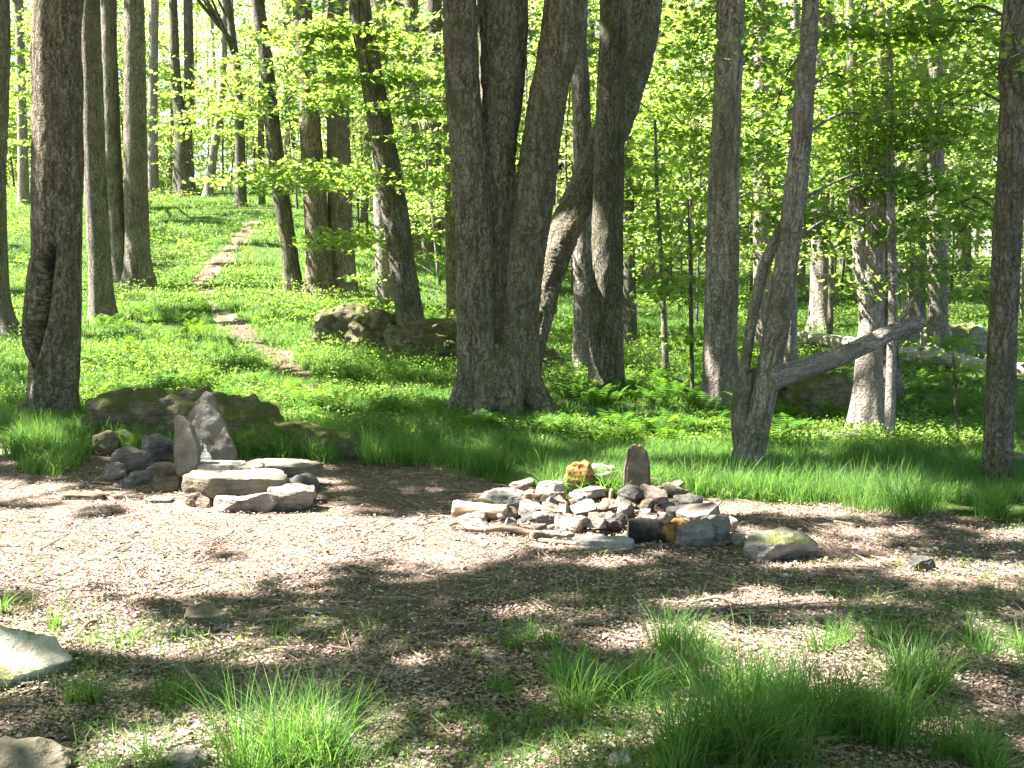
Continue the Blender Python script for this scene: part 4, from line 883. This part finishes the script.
stone('pale flat stone below the large smooth grey stone', (145, 462, 178, 478), R_PINK, df=.7, group=PILE)
stone('mossy stone at the top of the pile', (110, 430, 140, 450), R_MOSSY2, df=.8, group=PILE)
stone('dark slanting stone at the left top of the pile', (92, 430, 116, 456), R_BROWN, df=.7, group=PILE)
stone('brown oblong stone at the left foot of the pile', (100, 462, 124, 480), R_PINK, df=.7, group=PILE)
stone('low grey stone under the round pinkish-brown stone', (122, 472, 152, 486), R_GREY, df=.8, group=PILE)
stone('small brown stone in front of the seat pile', (152, 476, 182, 491), R_BROWN, df=.8, group=PILE)
stone('thin greenish flat stone on the ground before the pile', (142, 492, 170, 503), R_TAN, 'slab', df=.7, group=PILE)
stone('flat brown stone on the litter left of the pile', (62, 486, 102, 500), R_BROWN, 'slab', df=.5, group=PILE)
stone('little grey stone left of the dark under-seat slab', (183, 492, 210, 508), R_BROWN, df=.8, group=PILE)
log('thin pale stick slanting on the litter before the stone pile', (87, 483), (116, 504), .010, W_STICK, name='stick', cat='stick')

# --- boulders and logs in the undergrowth
def boulder(label, parts, mat, name='boulder', cat='boulder', seed=1, vox=.03):
    """parts: (px, row of base, depth offset, w px, h px, depth factor) lumps fused into one rock"""
    bm = bmesh.new(); cs_ = []
    for (px, row, dy, wpx, hpx, df) in parts:
        g = at(px, row); y = g[1] + dy; k = y/F; s = np.array([wpx*k*.5, wpx*k*.5*df, hpx*k*.75])
        r = bmesh.ops.create_icosphere(bm, subdivisions=3, radius=1)
        for v in r['verts']:
            c = np.array(v.co[:]); c = np.sign(c)*np.abs(c)**.75; v.co = c*s + np.array([g[0], y + s[1]*.8, tz1(g[0], y) + hpx*k*.25])
    me = bpy.data.meshes.new(name); bm.to_mesh(me); bm.free(); ob = bpy.data.objects.new('tmp', me); COL.objects.link(ob)
    md = ob.modifiers.new('r', 'REMESH'); md.mode = 'VOXEL'; md.voxel_size = vox; sm = ob.modifiers.new('s', 'SMOOTH'); sm.iterations = 2
    me2 = bpy.data.meshes.new_from_object(ob.evaluated_get(bpy.context.evaluated_depsgraph_get())); bpy.data.objects.remove(ob)
    n = len(me2.vertices); V = np.empty(n*3, np.float32); N = np.empty(n*3, np.float32); me2.vertices.foreach_get('co', V); me2.vertices.foreach_get('normal', N)
    V = V.reshape(-1, 3).astype(float); N = N.reshape(-1, 3).astype(float)
    V += N*(.20*(fbm(V*2.6 + seed, seed, 3) - .5) + .16*(np.abs(2*fbm(V*np.array([3.5, 3.5, 9]) + seed, seed + 4, 3) - 1)) - .03 + .05*(vn(V*np.array([14, 14, 20.]), seed) - .5))[:, None]
    c = V.mean(0); me2.vertices.foreach_set('co', (V - c).astype(np.float32).ravel()); me2.polygons.foreach_set('use_smooth', np.ones(len(me2.polygons), bool)); me2.update(); me2.set_sharp_from_angle(angle=math.radians(48))
    me2.materials.clear(); o = link(name, me2, mat); o.location = c; return tag(o, label, cat)
boulder('long mossy boulder with a bare pale hump behind the stone seat', [(125, 446, 0, 96, 50, .6), (165, 448, .05, 110, 56, .5), (205, 449, .1, 110, 50, .5), (240, 452, .1, 90, 40, .6), (275, 456, .1, 90, 30, .6), (315, 460, .1, 80, 22, .6)], R_MOSS, seed=2)
boulder('dark mossy boulder behind the leaning curved tree', [(345, 350, .3, 80, 36, .6), (385, 356, .3, 90, 38, .5), (425, 362, .35, 90, 40, .5), (465, 366, .4, 90, 36, .5), (505, 372, .4, 80, 30, .5), (540, 376, .4, 50, 22, .6)], R_MOSS, seed=5)
boulder('dark layered mossy boulder behind the bright pale trunk', [(790, 414, .4, 90, 40, .5), (835, 420, .4, 80, 36, .5), (755, 408, .5, 70, 30, .5)], R_MOSS, seed=8)
boulder('sunlit grey boulder far back on the right', [(925, 352, 0, 76, 34, .6), (965, 358, .2, 66, 34, .6)], R_MOSSY2, seed=11, vox=.04)
stone('flat grey stone in the green cover left of the bright pale trunk', (800, 422, 862, 442), R_GREY, 'slab', df=.6)
stone('pale stone half sunk by the lone right-hand trunk', (1000, 452, 1034, 470), R_TAN, df=.7)
stone('small pale stone in the leaf litter of the sunny gap by the thin sapling', (672, 378, 692, 390), R_PINK, df=.8)
log('long pale fallen log lying across the right background', (890, 355), (1050, 371), .12, W_LOG, 366, 382, name='fallen_log', bend=.03, lump=.1)
log('short pale fallen log behind the bright pale trunk', (800, 337), (872, 346), .11, W_LOG, 348, 357, name='fallen_log', bend=.02)
log('pale fallen log far back at the left edge of the wood', (-10, 185), (34, 187), .08, W_LOG, name='fallen_log')
log('broken branch end on the ground at the foot of the shaggy tree', (708, 414), (732, 404), .05, W_LOG, name='branch', cat='branch')
def pole():
    Y = T_FORK['Y'] - .05; A, B = pt(766, 381, Y), pt(916, 323, Y + .9); tb = Tubes(); c = (A + B)/2
    m = A + (B - A)*.45 - np.array([0, 0, .03])
    tb.add([A - c, m - c, A + (B - A)*.8 - c, B - c], [.085, .075, .07, .075], 24, .04, .008, 0, 77, lump=.12)
    tb.add([A + (B - A)*.86 - c, A + (B - A)*.88 - c + [0.03, -.02, .14], A + (B - A)*.9 - c + [.07, -.02, .26]], [.03, .022, .008], 9, .04, 0, 0, 3)
    o = link('dead_pole', tb.mesh('dead_pole'), BARK['pale']); o.location = c
    tag(o, 'broken dead pole jutting up to the right from the forked trunk', 'branch')
pole()
# --- foreground stones
def slant_rock():
    o = stone('big pale slanting rock at the left edge of the foreground', (-84, 656, 50, 692), R_PALEMOSS, 'slab', df=.6, name='boulder', cat='boulder', rot=(.34, .30, .1)); o.location.z += .02
slant_rock()
stone('flat greenish rock in the bottom left corner', (-30, 748, 58, 790), R_TAN, df=.8, name='boulder', cat='boulder')
stone('pointed pale stone lying on the litter left of centre', (182, 606, 226, 627), R_TAN, df=.6)
stone('small whitish stone at the bottom edge of the picture', (608, 750, 634, 770), R_PALE, df=.8)
stone('half-hidden stone at the foot of the left grass tuft', (158, 752, 206, 772), R_GREY, df=.7)
stone('small dark stone on the litter far right of the fire ring', (914, 556, 938, 572), R_DARK, df=.8)
log('short broken twig on the litter right of the mossy boulder', (905, 546), (925, 556), .012, W_STICK, name='stick', cat='stick')
log('long thin twig lying across the shaded litter', (560, 628), (640, 620), .010, W_STICK, name='stick', cat='stick', bend=.05)
log('thin twig by the left foreground rock', (78, 636), (100, 622), .008, W_STICK, name='stick', cat='stick', bend=.05)
log('bent twig in the shaded litter in front of the fire ring', (700, 602), (768, 612), .009, W_STICK, name='stick', cat='stick', bend=.07)

# ------------------------------------------------------------------ grass, herbs, ferns, litter
def blades(P, H, Wd, lean, rng, seg=3, adir=None):
    """curved tapering blades; returns verts, quads and tip tris"""
    n = len(P); a = rng.uniform(0, 2*math.pi, n) if adir is None else adir; d = np.stack([np.cos(a), np.sin(a), 0*a], 1)
    b = rng.uniform(0, 2*math.pi, n); s = np.stack([np.cos(b), np.sin(b), 0*b], 1)
    V = np.empty((n, 2*seg + 1, 3))
    for k in range(seg + 1):
        t = k/seg; c = P + d*(lean*H*t**2)[:, None]; c[:, 2] += H*(t - .35*np.minimum(lean, 1.2)*t**2.2)
        w = Wd*(1 - t**1.6)*.5
        if k < seg: V[:, 2*k] = c - s*w[:, None]; V[:, 2*k+1] = c + s*w[:, None]
        else: V[:, 2*seg] = c
    B = (np.arange(n)*(2*seg + 1))[:, None]
    q = np.concatenate([B + np.array([[2*k, 2*k+1, 2*k+3, 2*k+2]]) for k in range(seg - 1)]); t = B + np.array([[2*seg-2, 2*seg-1, 2*seg]])
    return V.reshape(-1, 3), q, t
def bmesh_blades(name, V, q, t): return mesh(name, V, [q, t])
def sample_ground(n, y0, y1, rng, umax=.80, power=1.6):
    """screen-friendly density: more points near, wider spread far"""
    k = rng.random(n); y = (y0**(1-power) + k*(y1**(1-power) - y0**(1-power)))**(1/(1-power)); x = rng.uniform(-umax, umax, n)*y
    return x, y
def clear_of(x, y, m=1.0):
    ok = np.ones(len(x), bool)
    for T in TREES:
        r = T['tops'][0][2][1]*m; ok &= np.hypot(x - T['org'][0], y - T['org'][1]) > r
    return ok
rng = np.random.default_rng(8)
# fine grass over the slope and the clearing's edge
x, y = sample_ground(900000, 7.2, 44, rng, power=1.75); g = greenness(x, y)
P0 = np.column_stack([x, y, 0*x]); pch = fbm(P0*.5, 61, 3); px, row = proj(np.column_stack([x, y, tz(x, y)]))
tall = sst(np.where(px < 560, 55., 34.), 0, interp_line(EDGE, px) - row)*sst(.34, .56, vn(np.column_stack([x*1.9, y*1.9, 0*x]), 67))                      # long grass at the clearing's edge
dens = np.where(px < 560, sst(.30, .46, pch)*.7 + .3, np.where(px < 780, sst(.40, .55, pch)*.7 + .2, sst(.48, .62, pch)*.6 + .08)); dens = np.maximum(dens, tall*.95)
k = (rng.random(len(x)) < g*dens) & (y < 60)
x, y, tall, px = x[k], y[k], tall[k], px[k]; P = np.column_stack([x, y, tz(x, y) - .01])
H = rng.uniform(.07, .19, len(x))*(1 + .8*tall)*(.7 + .6*fbm(P*1.3, 66, 2)); Wd = np.maximum(.006, y*.00055)*rng.uniform(.7, 1.4, len(x))
V, q, t = blades(P, H, Wd, rng.uniform(.1, 1.3, len(x)), rng)
x2, y2 = sample_ground(90000, 3.1, 7.6, rng, power=1.3); P2 = np.column_stack([x2, y2, tz(x2, y2)]); px2, row2 = proj(P2)
zone = np.where(px2 > 470, sst(560, 650, row2)*.9, sst(585, 640, row2)*.30) + .05*(row2 > 480)
k2 = rng.random(len(x2)) < zone*sst(.46, .64, fbm(P2*1.7, 55, 3)); P2 = P2[k2]; P2[:, 2] -= .005
H2 = rng.uniform(.03, .13, len(P2)); V2, q2, t2 = blades(P2, H2, rng.uniform(.0025, .005, len(P2)), rng.uniform(.1, 1.6, len(P2)), rng)
q2, t2 = q2 + len(V), t2 + len(V); V = np.vstack([V, V2]); q = np.vstack([q, q2]); t = np.vstack([t, t2])
tag(link('grass', bmesh_blades('grass', V, q, t), M_GRASS), 'fine green grass covering the slope and fringing the clearing', 'grass', kind='stuff')
# leafy herbs
x, y = sample_ground(120000, 9.0, 70, rng, power=1.55); g = greenness(x, y); P0 = np.column_stack([x, y, 0*x]); pch = fbm(P0*.6, 71, 3)
px, row = proj(np.column_stack([x, y, tz(x, y)])); e = interp_line(EDGE, px) - row
k = rng.random(len(x)) < g*sst(np.where(px > 780, .48, .44), np.where(px > 780, .66, .62), pch)*sst(8, 40, e); x, y = x[k], y[k]
per = 4; C = np.column_stack([x, y, tz(x, y)]); hh = rng.uniform(.05, .26, len(x))
hh *= np.where(C[:, 1] < 13, .55, 1.); P = np.repeat(C, per, 0) + rng.normal(0, .05, (len(x)*per, 3))*[1, 1, .3]; P[:, 2] += np.repeat(hh, per)
S = np.maximum(.03, P[:, 1]*.0021)*rng.uniform(.5, 1.0, len(P))*np.repeat(rng.uniform(.6, 1.7, len(C)), per)
tag(link('ground_cover', leaf_mesh('ground_cover', P, S, .6, LEAF2, rng), M_HERB), 'low leafy herbs spread through the undergrowth', 'ground cover', kind='stuff')
# ferns
def fern_mesh(spots, rng):
    Vs, Fs, n = [], [], 0
    for (x, y, z, h) in spots:
        for _ in range(int(rng.integers(5, 9))):
            a = rng.uniform(0, 2*math.pi); ln = h*rng.uniform(.8, 1.3); m = 11; t = np.linspace(.12, 1, m); d = np.array([math.cos(a), math.sin(a)]); nrm = np.array([-d[1], d[0]])
            lean = rng.uniform(.35, .75); cx = x + d[0]*ln*lean*t**1.3; cy = y + d[1]*ln*lean*t**1.3; cz = z + ln*(t - .42*t**2.3)
            wv = ln*.30*np.sin(np.pi*np.clip(t*.92 + .06, 0, 1))**.8*(1 - .35*t); w0 = ln*.03
            for j in range(m):
                for s in (-1, 1):
                    b = np.array([cx[j], cy[j], cz[j]]); o3 = np.array([nrm[0]*s, nrm[1]*s, -.15]); f3 = np.array([d[0], d[1], .25])
                    tip = b + o3*wv[j] + f3*wv[j]*.35; Vs += [b - f3*w0, b + f3*w0, tip + f3*w0*.3, tip]; Fs.append((n, n+1, n+2, n+3)); n += 4
    return mesh('ferns', np.array(Vs), [np.array(Fs)])
def fern_field(n, y0, y1, pxr, rng, h=(.18, .34), off=.45):
    out = []
    while len(out) < n:
        y = rng.uniform(y0, y1); px = rng.uniform(*pxr); x = (px - 512)/F*y
        if greenness(np.array([x]), np.array([y]))[0] > .7 and vn(np.array([[x*.9, y*.9, 0]]), 81)[0] > off: out.append((x, y, tz1(x, y), rng.uniform(*h)))
    return out
sp = fern_field(230, 9.3, 15, (560, 800), rng, off=.38) + fern_field(260, 10.5, 20, (60, 450), rng, (.16, .3), .36) + fern_field(60, 14, 22, (560, 720), rng) + fern_field(60, 10, 15, (800, 1010), rng)
tag(link('ferns', fern_mesh(sp, rng), M_FERN), 'light green ferns carpeting the ground among the trunks', 'ferns', kind='stuff')
for lab, px, row, h in (('fern at the left front foot of the great tree', 484, 437, .34), ('fern in front of the middle of the great tree', 520, 441, .36), ('fern at the right front foot of the great tree', 556, 440, .33)):
    g = at(px, row); m = fern_mesh([(0, 0, 0, h), (.08, .03, 0, h*.8), (-.1, .05, 0, h*.85)], rng); o = link('fern', m, M_FERN); o.location = g; tag(o, lab, 'fern', 'ferns at the foot of the great tree')
# foreground tufts: things
TUFT = 'grass tufts growing in the foreground litter'
def tuft(label, px, row, wpx, hpx, n, lean=.5):
    g = at(px, min(row, 764)); k = g[1]/F
    if row > 764: g = np.array([(px - 512)/F*3.35, 3.35, 0]); g[2] = tz1(g[0], g[1]); k = g[1]/F
    rr = wpx*k*.5; c = max(3, int(n/90)); cen = rng.normal(0, .40, (c, 2))*[rr, rr*.62]; idx = rng.integers(0, c, n)
    P = np.column_stack([cen[idx] + rng.normal(0, rr*.13, (n, 2)), np.zeros(n)]); P[:, 2] = tz(P[:, 0] + g[0], P[:, 1] + g[1]) - g[2] - .01
    out = np.arctan2(P[:, 1] - cen[idx][:, 1], P[:, 0] - cen[idx][:, 0]) + rng.normal(0, .7, n)
    H = hpx*k*rng.uniform(.35, 1.1, n)*(.75 + .5*vn(np.column_stack([idx*3.3, idx*0., idx*0.]), 3)); V, q, t = blades(P, H, rng.uniform(.0024, .006, n), np.where(rng.random(n) < .12, rng.uniform(1.2, 2.2, n), rng.uniform(.1, 2*lean, n)), rng, 5, out)
    o = link('grass_tuft', bmesh_blades('tuft', V, q, t), M_GRASS); o.location = g; tag(o, label, 'grass tuft', TUFT)
tuft('sunlit spiky grass tuft at the bottom left of the foreground', 285, 766, 185, 105, 1000, .45)
tuft('low sparse grass patch just above the spiky bottom left tuft', 205, 700, 150, 34, 260)
tuft('tiny grass tuft against the left foreground rock', 77, 706, 36, 46, 160)
tuft('grass sprout at the left edge above the foreground rock', 8, 612, 24, 34, 90)
tuft('small weedy grass sprig behind the left foreground rock', 58, 628, 36, 30, 80)
tuft('short grass strip left of the pointed pale stone', 120, 642, 90, 22, 160)
tuft('dark shaded grass clump left of the big foreground grass', 582, 702, 130, 66, 620)
tuft('big dense grass clump at the bottom right of centre', 735, 766, 190, 115, 1350, .5)
tuft('tall grass clump behind the big dense clump', 760, 706, 170, 76, 900)
tuft('bright grass clump right of the big dense clump', 850, 738, 160, 104, 1000, .45)
tuft('thin upright grass clump at the far side of the foreground grass', 690, 655, 120, 52, 420)
tuft('short grass clump at the near edge of the clearing litter', 540, 645, 70, 36, 220)
tuft('wispy grass clump right of the foreground grass', 905, 690, 120, 66, 480)
tuft('grass clump in the bottom right corner', 985, 768, 110, 80, 420)
tuft('low grass clump at the right edge of the foreground', 985, 650, 90, 40, 260)
tuft('short grass clump on the shaded litter right of centre', 840, 650, 100, 42, 300)
tuft('scanty grass patch along the bottom edge left of the spiky tuft', 130, 764, 110, 34, 240)
tuft('few grass blades in the shaded litter left of the foreground grass', 500, 695, 60, 30, 90)
tuft('small grass clump between the dark clump and the big clump', 650, 690, 110, 60, 480)
# edge tussocks by the clearing
for lab, px, row, wp, hp, n in (('grass tussock at the foot of the forked tree', 735, 496, 90, 46, 700), ('long grass tussock right of the forked tree', 800, 500, 100, 46, 800), ('broad grass tussock along the right edge of the clearing', 890, 508, 130, 50, 1000),
        ('grass tussock at the foot of the hollow tree', 62, 455, 100, 46, 800), ('grass tussock beside the mossy end of the long boulder', 400, 462, 120, 46, 900), ('grass tussock in front of the great tree', 520, 476, 130, 42, 900), ('grass tussock below the lone right-hand trunk', 985, 516, 70, 40, 500)):
    tuft(lab, px, row, wp, hp, n, .35); list(COL.objects)[-1]['group'] = 'grass tussocks along the edge of the clearing'
# tiny weeds on the litter
x, y = sample_ground(13000, 3.2, 7, rng, power=1.2); w_ = fbm(np.column_stack([x, y, 0*x])*1.1, 91, 3); k = rng.random(len(x)) < sst(.5, .68, w_)*.55
px, row = proj(np.column_stack([x, y, tz(x, y)])); k &= (row > 590) | (px > 640); x, y = x[k], y[k]
P = np.column_stack([x, y, tz(x, y) + rng.uniform(.005, .05, len(x))]); V1, F1 = leaf_arrays(P, rng.uniform(.012, .032, len(x)), .6, LEAF2, (0, 0, 1), rng)
tag(link('weeds', mesh('weeds', V1, F1), M_HERB), 'tiny green weeds sprouting through the foreground litter', 'weeds', kind='stuff')
# dry leaf litter
x, y = sample_ground(760000, 3.0, 24, rng, power=2.25); g = greenness(x, y); k = rng.random(len(x)) < ((1 - g)*.95 + .06)*(.35 + .65*sst(.38, .58, fbm(np.column_stack([x, y, 0*x])*2.1, 97, 3))); x, y = x[k], y[k]
P = np.column_stack([x, y, tz(x, y) + rng.uniform(.002, .018, len(x))]); S = (.006 + .015*rng.random(len(x))**2.4)*np.maximum(1, y/8)*(1 + 1.1*(rng.random(len(x)) < .05))
tag(link('leaf_litter', leaf_mesh('leaf_litter', P, S, .26, LEAF2, rng), M_LITTER), 'dry brown leaf litter strewn over the clearing', 'leaf litter', kind='stuff')
# broken twigs in the litter
x, y = sample_ground(3600, 3.0, 13, rng, power=1.4); g = greenness(x, y); k = g < .4; x, y = x[k], y[k]; n = len(x); a = rng.uniform(0, math.pi, n); ln = rng.uniform(.03, .14, n); d = np.stack([np.cos(a), np.sin(a), rng.normal(0, .12, n)], 1)
s = np.stack([-np.sin(a), np.cos(a), 0*a], 1)*.0035; u = np.array([0, 0, .0055]); c = np.column_stack([x, y, tz(x, y) + .014])
V = np.stack([c - d*ln[:, None] - s, c - d*ln[:, None] + s, c - d*ln[:, None] + u, c + d*ln[:, None] - s*.6, c + d*ln[:, None] + s*.6, c + d*ln[:, None] + u*.6], 1).reshape(-1, 3); B = (np.arange(n)*6)[:, None]
tag(link('twig_litter', mesh('twig_litter', V, [np.concatenate([B + [[0, 1, 4, 3]], B + [[1, 2, 5, 4]], B + [[2, 0, 3, 5]]])]), W_STICK), 'broken thin twigs mixed into the leaf litter', 'twig litter', kind='stuff')
